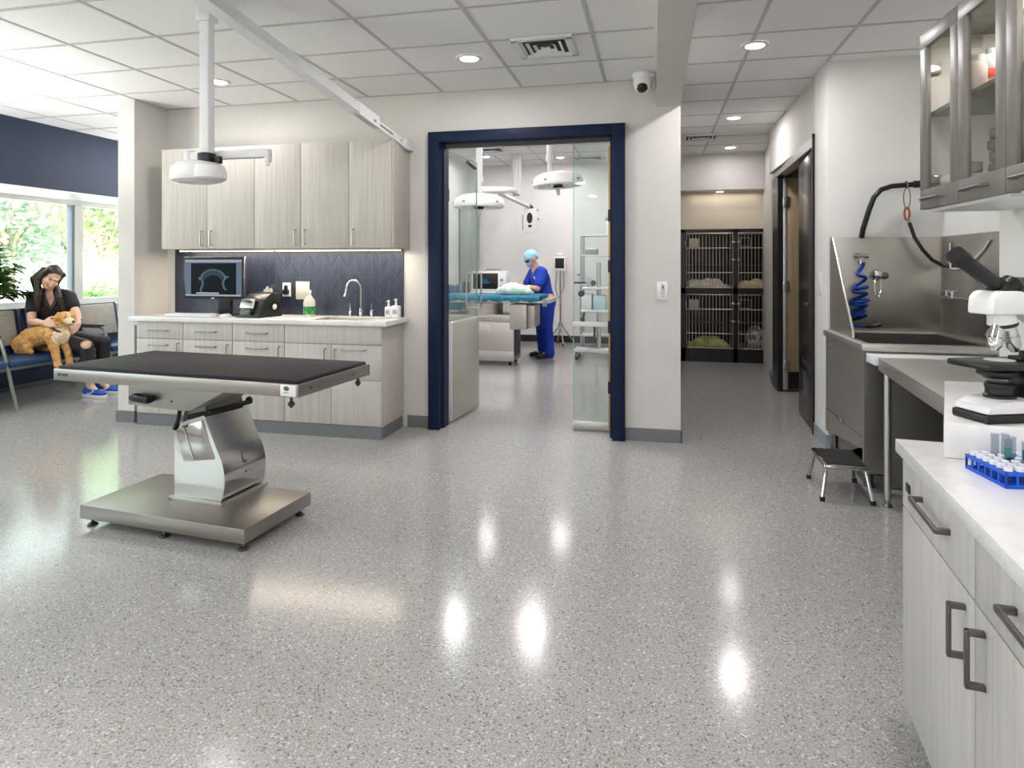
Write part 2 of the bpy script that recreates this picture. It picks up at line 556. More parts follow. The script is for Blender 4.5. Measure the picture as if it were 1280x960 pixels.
# doorway to surgery: navy frame, steel and glass leaf, glass side panel
d1 = thing('door_1', None, None, (-1.05, 5.15, 0)); d1['kind'] = 'structure'
f = MB()
f.box(-.817, -.72, -.11, .12, 0, 2.515, .003); f.box(.723, .823, -.11, .12, 0, 2.515, .003); f.box(-.72, .723, -.11, .12, 2.428, 2.515, .003)
f.box(-.72, -.70, -.03, .09, 0, 2.428); f.box(.703, .723, -.03, .09, 0, 2.428)
part('door_frame', f, M_NAVYF, d1)
f = MB(); f.box(-.70, .703, .0, .05, 2.395, 2.428)
part('head_track', f, M_DGREY, d1)
M_BRASS = mat('bronze_strip', (176, 138, 84), .35, .8)
f = MB(); f.box(.680, .702, .10, .125, .03, 2.37)
part('hinge_rail', f, M_BRASS, d1)
f = MB()
for z in (.38, .88, 1.38, 1.8):
    f.box(.676, .706, .094, .13, z-.05, z+.05)
part('hinge', f, M_BLACKP, d1)

lf = thing('door_leaf', 'open door leaf with steel lower panel and clear glass above, in navy doorway', 'door', (-1.79, 5.29, 0), R(-6))
part('lower_panel', MB().box(.0, .06, .0, .63, .02, .885, .003), M_STEEL, lf)
part('edge_strip', MB().box(.002, .058, -.012, .0, .02, .885, .002), M_WHITEP, lf)
part('glass_pane', MB().box(.025, .037, .0, .64, .885, 2.39), M_GLASSD, lf)
part('pane_edge', MB().box(.025, .037, .64, .646, .885, 2.39), M_GLASSE, lf)
f = MB(); f.box(-.012, .03, -.03, .005, .25, .36, .003)
part('hinge', f, M_DGREY, lf)
part('hinge', MB().box(-.012, .03, -.03, .005, 1.95, 2.06, .003), M_DGREY, lf)
part('door_closer', MB().cyl((.03, .42, 2.36), (.03, .60, 2.33), .018), M_DGREY, lf)
for sx in (-1, 1):
    h = MB()
    xx = .031+sx*.075
    h.tube([(.031, .57, .975), (xx, .57, .975), (xx, .57, .985), (xx, .57, 1.30), (xx, .57, 1.31), (.031, .57, 1.31)], .009, 10)
    part('pull_handle', h, M_CHROME, lf)

sp = thing('glass_side_panel', 'narrow glass side panel with steel bottom rail at right of navy doorway', 'glass panel', (-.5, 5.315, 0))
part('glass_pane', MB().box(-.165, .165, -.006, .006, .075, 2.42), M_GLASSD, sp)
part('pane_edge', MB().box(-.170, -.165, -.006, .006, .075, 2.42), M_GLASSE, sp)
part('bottom_rail', MB().box(-.17, .165, -.02, .02, .0, .075, .004), M_STEEL, sp)
part('push_bar', MB().box(-.17, .165, -.03, -.006, .875, .915, .006), M_WHITEP, sp)
part('lock', MB().cyl((-.10, -.03, 1.15), (-.10, .03, 1.15), .026), M_DGREY, sp)
part('thumb_latch', MB().box(-.16, -.06, -.035, -.006, 1.235, 1.25, .004), M_DGREY, sp)

# doorway off the hall
d2 = thing('door_2', None, None, (1.3, 6.66, 0)); d2['kind'] = 'structure'
f = MB(); f.prism([(-.032, -1.06), (.08, -1.06), (.12, 1.08), (.025, 1.08)], 2.365, 2.445)
part('head_frame', f, M_STEEL, d2)
f = MB(); f.box(-.03, .1, -1.06, -1.02, 0, 2.47); f.prism([(.022, .74), (.075, .74), (.12, 1.08), (.025, 1.08)], 0, 2.365)
part('door_jamb', f, M_BLACKP, d2)
f = MB(); f.box(-.036, -.028, -1.075, -1.055, 0, 2.47)
part('jamb_edge', f, M_BLACKP, d2)
M_DLEAF = mat('black_door', (34, 34, 38), .22)
lf2 = thing('door_leaf', 'closed black door leaf in the hall opening beside the steel tub bay', 'door', (1.3, 5.645, 0), R(-3))
part('leaf_panel', MB().box(-.018, .027, .0, .71, .02, 2.36, .003), M_DLEAF, lf2)
part('kick_plate', MB().box(-.021, -.018, .02, .69, .25, .55, .001), mat('dark_kick', (24, 28, 40), .15), lf2)
part('lever_handle', MB().cyl((-.03, .2, 1.05), (-.015, .2, 1.05), .022).box(-.045, -.03, .19, .29, 1.04, 1.06, .004), M_DGREY, lf2)
lf3 = thing('door_leaf', 'open tan door leaf with steel edge and hinges, far side of hall opening', 'door', (1.385, 7.43, 0))
part('leaf_panel', MB().box(.04, .78, -.02, .022, .02, 2.34, .003), noisy('tan_laminate', (150, 132, 100), (138, 120, 90), (40, 40, 2), rough=.3), lf3)
part('edge_plate', MB().box(-.005, .04, -.022, .024, .02, 2.34, .003), M_STEEL, lf3)
part('kick_plate', MB().box(.045, .77, -.024, -.02, .03, .22), M_BLACKP, lf3)
for z in (.28, 1.15, 2.08):
    part('hinge', MB().box(-.012, .06, -.035, -.022, z-.06, z+.06, .003), M_NICKEL, lf3)
# ================================================================== LIGHTS AND CEILING FITTINGS
w = bpy.data.worlds.new('world'); SC.world = w
w.use_nodes = True
bg = w.node_tree.nodes['Background']
bg.inputs[0].default_value = (.92, .96, 1.0, 1)
bg.inputs[1].default_value = 6
sun = bpy.data.objects.new('sun', bpy.data.lights.new('sun', 'SUN')); COL.objects.link(sun)
sun.data.energy = 32; sun.data.angle = R(2); sun.data.color = (1, .95, .86)
sun.rotation_euler = (R(20), R(42), 0)

def lampdisc(loc, watt, r=.085, col=(1, .965, .97), spread=180, name='lamp_light'):
    l = bpy.data.lights.new(name, 'AREA'); l.shape = 'DISK'; l.size = r*2; l.energy = watt; l.color = col
    l.spread = R(spread)
    o = bpy.data.objects.new(name, l); COL.objects.link(o); o.location = loc
    return o

dl = None
def downlight(x, y, z, label, watt=10.5, group='recessed downlights', r=.085):
    global dl
    if dl is None:
        dl = thing('downlight', label, 'ceiling light', (x, y, z), 0, group)
        b = MB(); b.lathe([(.062, .0), (.066, -.008), (.09, -.009), (.095, -.004), (.095, .0)], seg=28)
        part('trim_ring', b, M_WHITEP, dl)
        part('lens', MB().lathe([(0, -.004), (.05, -.005), (.064, -.002), (.064, .003)], seg=24), M_LED, dl)
    else:
        copy_tree(dl, (x, y, z), None, label, group)
    lampdisc((x, y, z-.02), watt)
downlight(-1.28, 4.29, 2.858, 'round recessed downlight in ceiling tiles above the navy doorway')
downlight(-3.40, 4.40, 2.858, 'round recessed downlight above wood cabinets behind the hanging white pole', 6.5)
downlight(.69, 4.70, 2.938, 'round recessed downlight in ceiling nearest the grey glass cabinets, before the hall', 17)
downlight(.815, 6.98, 2.938, 'round recessed downlight midway down the hall ceiling', 13)
downlight(.975, 8.75, 2.938, 'round recessed downlight at hall end above the cages', 4)
for i, (x, y) in enumerate([(-1.28, 1.9), (-3.4, 1.9), (-1.28, -.6), (-3.4, -.6), (-1.28, -2.8), (-3.4, -2.8), (-5.2, .6), (-5.2, -2.2), (-5.4, 6.4)]):  # extra downlights outside the view, added for even fill
    downlight(x, y, 2.858, 'round recessed downlight added in the ceiling out of view for fill')
for (x, y) in [(.75, 1.9), (.75, -.6), (.75, -2.8)]:  # same added fill over the right side, also unseen
    downlight(x, y, 2.938, 'round recessed downlight added in the ceiling out of view for fill', 15)
SUR = [(-1.55, 10.55, 8), (-2.49, 7.69, 22), (-1.49, 7.74, 22), (-1.34, 8.87, 20), (-2.75, 10.2, 8), (-.55, 9.9, 8), (-1.55, 5.85, 22), (-2.6, 5.85, 16)]  # last two added out of sight to light the dome fronts
SLAB = ['glowing at far end of the surgery ceiling', 'hidden above doorway near the left surgical lamp', 'hidden above doorway near the right surgical lamp', 'hidden above doorway over the operating table', 'in the far left corner of the surgery ceiling', 'in the far right corner of the surgery ceiling', 'added unseen just inside the navy doorway to light the dome lamps', 'added unseen at left inside the navy doorway to light the dome lamps']
for (x, y, w_), q in zip(SUR, SLAB):
    downlight(x, y, 3.198, 'round recessed downlight '+q, w_, 'surgery downlights')

def vent(x, y, z, label, sx=.4, sy=.4, n=4):
    t = thing('air_vent', label, 'air vent', (x, y, z), 0, 'ceiling air vents')
    b = MB()
    for k in range(n):
        a0, a1 = sx/2-.02-k*.043, sx/2-.04-k*.043
        c0, c1 = sy/2-.02-k*.043, sy/2-.04-k*.043
        z0, z1 = -.003-.004*(k % 2), -.016
        for (p, q, r_, s_) in ((( -a0, -c0), (a0, -c0), (a1, -c1), (-a1, -c1)), ((a0, -c0), (a0, c0), (a1, c1), (a1, -c1)), ((a0, c0), (-a0, c0), (-a1, c1), (a1, c1)), ((-a0, c0), (-a0, -c0), (-a1, -c1), (-a1, c1))):
            b._add([(p[0], p[1], z1), (q[0], q[1], z1), (r_[0], r_[1], z0), (s_[0], s_[1], z0)], [(0, 1, 2, 3)])
    part('louvre', b, M_WHITEP, t)
    part('duct_opening', MB().box(-sx/2+.03, sx/2-.03, -sy/2+.03, sy/2-.03, -.003, 0), mat('duct_dark', (60, 58, 56), .8) if 'duct_dark' not in MATS else MATS['duct_dark'], t)
    f = MB()
    f.box(-sx/2-.02, sx/2+.02, -sy/2-.02, -sy/2+.025, -.02, 0, .002); f.box(-sx/2-.02, sx/2+.02, sy/2-.025, sy/2+.02, -.02, 0, .002)
    f.box(-sx/2-.02, -sx/2+.025, -sy/2, sy/2, -.02, 0, .002); f.box(sx/2-.025, sx/2+.02, -sy/2, sy/2, -.02, 0, .002)
    part('vent_frame', f, M_WHITEP, t)
vent(-.71, 4.16, 2.857, 'square louvred air vent in white ceiling above navy doorway', .36, .36)
vent(.55, 7.95, 2.937, 'square louvred air vent in the hall ceiling', .42, .36)
vent(-2.55, 9.6, 3.197, 'square louvred air vent in surgery ceiling behind hanging lamp pole', .5, .4)
vent(-1.1, 10.7, 3.197, 'square louvred air vent in surgery ceiling at right of doorway', .5, .4)

# dome camera
t = thing('security_camera', 'white dome security camera under ceiling beside the beam', 'security camera', (-.09, 4.93, 2.858))
part('mount', MB().lathe([(.0, 0), (.075, 0), (.075, -.03), (.068, -.04), (0, -.04)], seg=24), M_WHITE, t)
part('housing', MB().lathe([(.066, -.035), (.07, -.07), (.062, -.115), (.04, -.14), (0, -.148)], seg=24), M_WHITE, t)
part('lens_window', MB().ball((0, -.018, -.105), (.05, .052, .045)), M_BLACKP, t)
part('cable_cover', MB().box(.068, .09, -.03, .1, -.03, -.008, .004).box(.075, .095, .05, .07, -.1, -.02, .003), M_WHITE, t)

# sloping ceiling rail and hanging exam lamp
t = thing('ceiling_rail', 'long white sloping rail running from ceiling towards wood wall cabinets', 'rail', (-2.05, 4.95, 2.40))
A = V((-1.93-.10, 4.98, 2.385)); 
def railpt(s):  # 0 at wall end, 1 at ceiling
    return V((0, 0, 0)).lerp(V((-.28, -2.05, .41)), s)
def railbox(mb, s0, s1, w, h0, h1):
    a, b_ = railpt(s0), railpt(s1)
    d = (b_-a).normalized(); side = V((-d.y, d.x, 0)).normalized(); up = side.cross(d)*-1
    if up.z < 0: up = -up
    vs = []
    for p in (a, b_):
        for (u, v) in ((-w, h0), (w, h0), (w, h1), (-w, h1)):
            vs.append(p+side*u+up*v)
    mb._add(vs, [(0, 1, 2, 3), (7, 6, 5, 4), (0, 4, 5, 1), (1, 5, 6, 2), (2, 6, 7, 3), (3, 7, 4, 0)])
b = MB(); railbox(b, .33, 1.25, .034, -.022, .048); railbox(b, .33, 1.25, .044, -.026, -.012)
part('rail_channel', b, M_WHITEP, t)
b = MB(); railbox(b, 0, .36, .022, -.022, .034); railbox(b, .2, .34, .026, -.03, .06); railbox(b, 0, .36, .03, -.03, -.02)
part('rail_end_section', b, M_WHITE, t)
for (s0_, s1_, w_) in ((.10, .19, .0235), (.22, .235, .0275), (.035, .042, .0235)):
    b = MB(); railbox(b, s0_, s1_, w_, -.004, .014)
    part('rail_slot', b, M_GREY, t)
part('wall_bracket', MB().box(-.03, .03, -.02, .15, -.035, .05, .004), M_WHITEP, t)
t['_'] = 0; del t['_']

t = thing('exam_lamp', 'white exam lamp head hanging on a pole over the black-topped table', 'lamp', (-2.47, 3.10, 1.865))
part('pole', MB().box(-.031, .031, -.028, .028, .145, .93, .008), M_WHITEP, t)
part('ceiling_flange', MB().box(-.045, .045, -.04, .04, .90, .955, .006).box(-.03, .03, -.03, .03, .955, .993), M_WHITEP, t)
part('swivel_collar', MB().lathe([(.0, .105), (.048, .105), (.05, .11), (.05, .155), (.045, .16), (0, .16)], seg=24), M_BLACKP, t)
part('control_knob', MB().box(.065, .095, -.02, .01, .1, .14, .004).cyl((.04, -.005, .13), (.075, -.005, .125), .008), M_BLACK, t)
b = MB()
b.lathe([(0, .0), (.12, .002), (.136, .008), (.143, .022), (.143, .05), (.134, .084), (.108, .108), (.06, .118), (.0, .12)], (-.062, 0, 0), 36, scale=(1.05, .9))
b.lathe([(0, .0), (.085, .002), (.096, .012), (.097, .045), (.085, .08), (.05, .098), (0, .10)], (.025, -.02, .004), 30, scale=(1.0, 1.0))
part('lamp_head', b, M_WHITE, t)
part('lamp_lens', MB().lathe([(0, -.004), (.105, -.003), (.113, .004)], (-.06, 0, 0), 30, scale=(1.05, .9)), mat('frosted_lens', (235, 238, 240), .3), t)
part('badge', MB().cbox((.045, -.098, .058), (.022, .012, .012), (R(-25), 0, 0)), M_BLACKP, t)
part('hanger_arm', MB().box(-.18, .36, .04, .085, .135, .185, .008).tube([(-.165, .06, .19), (-.165, .06, .12), (-.15, .05, .06)], [.03, .028, .022], 14).box(.33, .36, .045, .08, .11, .14, .005).cyl((.345, .06, .09), (.345, .06, .12), .012), M_WHITEP, t)

# unseen globe lamps added behind the camera to brighten the ceiling
gp = None
for i, (x, y) in enumerate([(-4.6, -2.4), (-2.2, -2.6), (.2, -2.4)]):
    z = 2.05
    if gp is None:
        gp = thing('fill_globe', 'opal globe added behind the camera as unseen fill light', 'pendant lamp', (x, y, z), 0, 'added fill globes')
        part('glass_globe', MB().ball((0, 0, 0), .16, seg=24, rings=16), lamp_mat('fill_globe_glow', (255, 248, 238), 6), gp)
        part('pendant_cord', MB().cyl((0, 0, .155), (0, 0, .80), .006), M_BLACKP, gp)
    else:
        copy_tree(gp, (x, y, z))
    l = bpy.data.lights.new('fill_globe_light', 'POINT'); l.energy = 350; l.shadow_soft_size = .17; l.color = (.98, .99, 1.05)
    o = bpy.data.objects.new('fill_globe_light', l); COL.objects.link(o); o.location = (x, y, z)

# unseen uplighters added in the waiting area to brighten its ceiling
tc = None
for (x, y) in ((-5.5, 3.3), (-5.35, 7.4)):
    if tc is None:
        tc = thing('fill_uplighter', 'tall white uplighter added unseen in the waiting area as fill light', 'floor lamp', (x, y, 0), 0, 'added fill uplighters')
        part('base', MB().lathe([(0, 0), (.14, 0), (.14, .02), (.02, .03), (0, .03)], seg=28), M_WHITEP, tc)
        part('pole', MB().cyl((0, 0, .02), (0, 0, 1.72), .013), M_WHITEP, tc)
        part('lamp_shade', MB().lathe([(.02, 1.70), (.06, 1.72), (.16, 1.83), (.165, 1.83), (.065, 1.715), (.0, 1.695)], seg=28), M_WHITEP, tc)
        part('lamp_bulb', MB().ball((0, 0, 1.765), .03), lamp_mat('fill_bulb_glow', (255, 250, 244), 20), tc)
    else:
        copy_tree(tc, (x, y, 0))
    l = bpy.data.lights.new('fill_uplight', 'AREA'); l.shape = 'DISK'; l.size = .3; l.energy = 62; l.color = (1, .99, 1)
    o = bpy.data.objects.new('fill_uplight', l); COL.objects.link(o); o.location = (x, y, 1.85); o.rotation_euler = (PI, 0, 0)

# ================================================================== WOOD CABINETS ON THE BACK WALL
def bar_handle(x0, x1, y, z, vertical=False, out=.03, th=.006):
    """slim bow handle; front direction is -y"""
    b = MB()
    if vertical:
        b.tube([(x0, y, z), (x0, y-out, z), (x0, y-out, x1), (x0, y, x1)], th, 8)
    else:
        b.tube([(x0, y, z), (x0, y-out, z), (x1, y-out, z), (x1, y, z)], th, 8)
    return b

def wall_cabinet(x0, x1, label, doors, loc=None):
    t = thing('wall_cabinet', label, 'cabinet', (x0, 4.75, 1.53), 0, 'wood wall cabinets over the counter')
    W = x1-x0
    b = MB(); b.box(0, W, .02, .345, 0, .88, .001)
    part('body', b, M_WOODE, t)
    n = len(doors); dw = W/n
    for i, side in enumerate(doors):
        d = part('door', MB().box(i*dw+.0025, (i+1)*dw-.0025, -.002, .018, .003, .877, .0015), M_WOOD, t)
        hx = (i+1)*dw-.045 if side == 'r' else i*dw+.045
        part('handle', bar_handle(hx, .155, -.002, .035, True), M_NICKEL, d)
    return t
wall_cabinet(-4.246, -3.32, 'wood two-door wall cabinet at left end, above the monitor', 'rl')
wall_cabinet(-3.32, -2.446, 'wood two-door wall cabinet in the middle of the row, above outlets', 'rl')
wall_cabinet(-2.446, -2.066, 'wood single-door wall cabinet at right end, above the faucet', 'l')
part('end_panel', MB().box(.38, .395, -.0, .345, 0, .88, .001), M_WOODE, [o for o in bpy.data.objects if o.name.startswith('wall_cabinet') and o.type == 'EMPTY'][-1])

struct('backsplash', MB().box(-4.40, -2.108, 5.088, 5.1, .94, 1.545), M_TILE)

# base run
def base_cabinet(x0, x1, label, fn):
    t = thing('base_cabinet', label, 'cabinet', (x0, 4.65, 0), 0, 'wood base cabinets under the counter')
    W = x1-x0
    part('body', MB().box(0.001, W-.001, .02, .445, .1, .903), M_WOODE, t)
    part('toe_kick', MB().box(0, W, .004, .44, 0, .1), M_BASEB, t)
    fn(t, W)
    return t
def front(t, kind, x0, x1, z0, z1):
    return part(kind, MB().box(x0+.0025, x1-.0025, 0, .02, z0+.0025, z1-.0025, .0015), M_WOOD, t)
def unit_drawer(t, W):
    d = front(t, 'drawer', 0, W, .755, .903)
    part('handle', bar_handle(W*.3, W*.68, 0, .825), M_NICKEL, d)
    d = front(t, 'door', 0, W, .102, .755)
    part('handle', bar_handle(W*.3, W*.68, 0, .70), M_NICKEL, d)
    part('handle', bar_handle(W-.04, .72, 0, .62, True), M_NICKEL, d)
def unit_sink(t, W):
    front(t, 'false_front', 0, W, .752, .903)
    m = .421
    d = front(t, 'door', 0, m, .102, .752)
    part('handle', bar_handle(m-.045, .715, 0, .60, True), M_NICKEL, d)
    d = front(t, 'door', m, W, .47, .752)
    part('handle', bar_handle(m+.045, .715, 0, .60, True), M_NICKEL, d)
    part('handle', bar_handle(m+.1, m+.3, 0, .712), M_NICKEL, d)
    front(t, 'lower_panel', m, W, .102, .47)
    part('end_panel', MB().box(W-.001, W+.004, .0, .445, .1, .903, .001), M_WOODE, t)
base_cabinet(-4.413, -3.942, 'wood base cabinet at left end of the counter, beside the wing wall', unit_drawer)
base_cabinet(-3.942, -3.459, 'wood base cabinet second from the wing wall, behind the exam table', unit_drawer)
base_cabinet(-3.459, -2.972, 'wood base cabinet third from the wing wall, beneath the black analyser', unit_drawer)
base_cabinet(-2.972, -2.113, 'wide wood sink cabinet with two doors at right end of the counter', unit_sink)
b = MB()
b.box(-4.47, -2.745, 4.615, 5.088, .905, .945, .004); b.box(-2.29, -2.06, 4.615, 5.088, .905, .945, .004)
b.box(-2.745, -2.29, 4.615, 4.70, .905, .945, .004); b.box(-2.745, -2.29, 4.96, 5.088, .905, .945, .004)
b.box(-4.48, -4.413, 4.70, 5.088, .86, .905)
t = solo('countertop', b, M_QUARTZ, 'long white countertop over the wood base cabinets, with sink cut-out', 'countertop')
b = MB(); b.box(-2.743, -2.292, 4.702, 4.958, .905, .909)
for (x0, x1, y0, y1) in ((-2.743, -2.739, 4.702, 4.958), (-2.296, -2.292, 4.702, 4.958), (-2.739, -2.296, 4.702, 4.706), (-2.739, -2.296, 4.954, 4.958)):
    b.box(x0, x1, y0, y1, .909, .943)
solo('sink_basin', b, M_STEEL, 'sunken steel sink basin in white countertop, below the faucet', 'sink')

# under-cabinet lights
for i, (x0, x1, lab) in enumerate([(-4.13, -3.285, 'lit strip light under left wall cabinet, above the monitor'), (-3.262, -2.085, 'lit strip light under right wall cabinets, above outlets and faucet'), (-4.24, -4.16, 'short lit strip light under wall cabinets, beside the wing wall')]):
    t = thing('strip_light', lab, 'strip light', (x0, 4.97, 1.53), 0, 'strip lights under the wall cabinets')
    L_ = x1-x0
    part('housing', MB().box(0, L_, -.02, .03, -.012, 0, .002), M_WHITEP, t)
    part('diffuser', MB().box(.008, L_-.008, -.018, .024, -.017, -.011, .002), M_LEDS, t)
    l = bpy.data.lights.new('strip_glow', 'AREA'); l.shape = 'RECTANGLE'; l.size = L_; l.size_y = .03; l.energy = 4.5*L_; l.color = (1, .88, .72)
    o = bpy.data.objects.new('strip_glow', l); COL.objects.link(o); o.location = (x0+L_/2, 4.97, 1.508)

# monitor with radiograph
CT = .945
t = thing('monitor', 'black desktop monitor showing an animal radiograph, on white counter', 'monitor', (-3.80, 4.86, CT))
part('bezel', MB().box(-.307, .307, -.012, .012, .142, .518, .006), M_BLACKP, t)
part('bezel_edge', MB().box(.307, .311, -.010, .012, .142, .518, .001), M_NICKEL, t, 'silver side edge')
def scr(name, rgb, st, rough=.35):
    return mat(name, (6, 6, 8), rough, 0, .08, emit=rgb, estr=st)
M_SCR1 = scr('screen_panel', (128, 146, 168), .55); M_SCR2 = scr('screen_dark', (8, 18, 26), .5); M_SCR3 = scr('screen_bar', (196, 206, 218), .6); M_SCR4 = scr('screen_bone', (120, 150, 165), .55); M_SCR5 = scr('screen_bone_dim', (62, 86, 100), .5)
part('screen', MB().box(-.285, .285, -.0135, -.012, .17, .495), M_SCR1, t)
b = MB(); b.box(-.285, .285, -.0142, -.0135, .472, .49); b.box(-.28, .275, -.0142, -.0135, .173, .186); b.box(-.17, .06, -.0148, -.0142, .19, .204)
part('screen_toolbar', b, M_SCR3, t)
part('radiograph', MB().box(-.225, .232, -.0142, -.0135, .186, .462), M_SCR2, t)
b = MB()
sp_ = []
for i in range(17):
    u = i/16; a = PI*(.96-.92*u)
    sp_.append((math.cos(a)*.125-.0, math.sin(a)*.085+.318))
for i, (px_, pz_) in enumerate(sp_):
    a = PI*(.96-.92*i/16)
    b.cbox((px_, -.0146, pz_), (.012, .0006, .018), (0, -(a-PI/2), 0))
for pts in ([(-.125, .325), (-.105, .29), (-.115, .255), (-.128, .232), (-.122, .215), (-.105, .203)], [(.12, .325), (.098, .29), (.108, .26), (.112, .24), (.13, .228), (.138, .232)], [(.115, .335), (.15, .345), (.158, .338)], [(-.12, .33), (-.142, .335), (-.138, .31)]):
    b.tube([(p[0], -.0146, p[1]) for p in pts], .0055, 6, flat=(1, .1))
part('bone_outline', b, M_SCR4, t)
b = MB()
b._add([(p[0]*.98, -.0144, p[1]-.012) for p in sp_]+[(p[0]*.78, -.0144, p[1]-.045) for p in sp_], [(i, i+1, i+18, i+17) for i in range(16)])
b.tube([(-.115, -.0144, .32), (-.1, -.0144, .28), (-.115, -.0144, .235)], .014, 6, flat=(1, .02)); b.tube([(.11, -.0144, .325), (.098, -.0144, .285), (.112, -.0144, .24)], .014, 6, flat=(1, .02))
part('soft_tissue', b, M_SCR5, t)
part('stand_neck', MB().box(.03, .16, .012, .045, .01, .3, .004), M_BLACKP, t)
part('stand_base', MB().box(-.02, .22, -.02, .14, 0, .012, .004), M_BLACKP, t)
part('badge', MB().box(-.02, .012, -.0128, -.012, .148, .158), M_NICKEL, t)

t = thing('keyboard', 'white computer keyboard lying on counter below the monitor', 'keyboard', (-3.93, 4.745, CT), R(-3))
part('case', MB().box(-.245, .245, -.07, .07, .002, .018, .005), M_WHITE, t)
b = MB()
for r_ in range(5):
    for k in range(15):
        b.box(-.232+k*.031, -.206+k*.031, -.058+r_*.024, -.038+r_*.024, .018, .0225, .002, 1)
k = part('keys', b, M_WHITE, t); k['kind'] = 'stuff'
b = MB(); b.ball((0, 0, .006), (.035, .055, .022))
bmesh.ops.bisect_plane(b.bm, geom=list(b.bm.verts)+list(b.bm.edges)+list(b.bm.faces), plane_co=(0, 0, 0), plane_no=(0, 0, -1), clear_outer=True)
t = thing('computer_mouse', 'white computer mouse on counter right of the keyboard', 'mouse', (-3.60, 4.75, CT), R(-20))
part('shell', b, M_WHITE, t)
part('scroll_wheel', MB().cyl((-.004, .03, .024), (.004, .03, .024), .008), M_GREY, t)

# black bench analyser
t = thing('blood_analyser', 'black bench analyser with silver front display, right of the monitor', 'analyser', (-3.33, 4.87, CT), R(-8))
part('body', MB().prism([(-.15, 0), (.10, 0), (.10, .20), (-.02, .20), (-.10, .15)], -.115, .115, Matrix(((0, 0, 1, 0), (1, 0, 0, 0), (0, 1, 0, 0), (0, 0, 0, 1))), .006), M_BLACKP, t)
part('base_tray', MB().box(-.125, .125, -.175, .11, 0, .022, .006), M_BLACK, t)
part('display_panel', MB().cbox((-.03, -.135, .118), (.15, .012, .085), (R(-18), 0, 0), .008), M_NICKEL, t)
part('display_window', MB().cbox((-.02, -.148, .142), (.06, .004, .022), (R(-18), 0, 0)), M_DGREY, t)
part('tray_knob', MB().cyl((.01, -.17, .05), (.01, -.13, .05), .025).ball((.01, -.17, .05), .02), M_NICKELD, t)
part('side_lamp', MB().ball((.12, .02, .085), (.01, .025, .025)), M_WHITE, t)
b = MB(); b.box(-.08, .09, .02, .09, .198, .21, .003)
part('rack_top', b, M_DGREY, t)
for i in range(9):
    part('pipette_tip', MB().cyl((.0+.018*(i % 5), .03+.03*(i//5), .205), (.0+.018*(i % 5), .03+.03*(i//5), .235+.012*(i % 3)), .008, .005, 8), M_CREAM, t)
part('cap', MB().box(.04, .075, .05, .085, .235, .27, .006), M_DGREY, t)

t = thing('power_outlet', 'white wall outlet holding a black plug, on navy tiles', 'outlet', (-3.225, 5.088, 1.17))
part('cover_plate', MB().box(-.041, .041, -.008, 0, -.062, .062, .003), M_WHITE, t)
part('plug', MB().cyl((0, -.035, -.02), (0, -.008, -.02), .026, .028, 16).box(-.014, .014, -.03, -.008, .0, .04, .005), M_BLACK, t)
t = thing('switch_plate', 'large white double switch plate on navy tiles above spray bottle', 'switch', (-3.067, 5.088, 1.163))
part('cover_plate', MB().box(-.066, .066, -.008, 0, -.08, .08, .003), M_CREAM, t)
for sx in (-.03, .03):
    part('rocker', MB().box(sx-.016, sx+.016, -.013, -.008, -.034, .034, .003), M_CREAM, t)
    part('screw', MB().cyl((sx, -.0095, .055), (sx, -.008, .055), .004, seg=8), M_NICKEL, t)

t = thing('cleaner_bottle', 'clear bottle with green label standing on counter below switch plate', 'bottle', (-2.91, 4.93, CT))
part('bottle_body', MB().lathe([(0, 0), (.046, .0), (.05, .008), (.05, .12), (.044, .145), (.022, .175), (.016, .185), (.016, .198), (0, .198)], seg=24), mat('clear_plastic', (214, 210, 196), .3), t)
part('paper_label', MB().lathe([(.0508, .02), (.0512, .022), (.0512, .088), (.0508, .09)], seg=24), noisy('green_label', (22, 110, 58), (96, 160, 96), (40, 40, 40), lo=.5, hi=.62), t)
part('cap', MB().lathe([(0, .198), (.018, .198), (.018, .222), (.012, .23), (0, .23)], seg=18), M_WHITE, t)
for (x, y, lab, h, rr) in ((-2.196, 4.98, 'white pump bottle beside another, left one at counter right end', .15, .03), (-2.125, 4.97, 'white square lotion bottle at counter right end, larger of the pair', .165, .036)):
    t = thing('soap_bottle', lab, 'bottle', (x, y, CT), 0, 'soap bottles by the faucet')
    k = h/.165
    part('bottle_body', MB().box(-rr, rr, -rr*.8, rr*.8, 0, .105*k, .012, 3).cyl((0, 0, .10*k), (0, 0, .125*k), .011, seg=12), M_WHITE, t)
    part('paper_label', MB().box(-rr*.6, rr*.6, -rr*.8-.001, -rr*.8+.001, .03*k, .075*k), mat('label_print', (188, 176, 176), .5) if 'label_print' not in MATS else MATS['label_print'], t)
    part('label_mark', MB().box(-rr*.35, rr*.35, -rr*.8-.002, -rr*.8, .045*k, .062*k), M_GREY, t)
    part('pump', MB().cyl((0, 0, .125*k), (0, 0, .165*k), .009, .006, 12).box(-.012, .012, -.025, .006, .150*k, .158*k, .002), M_WHITE, t)

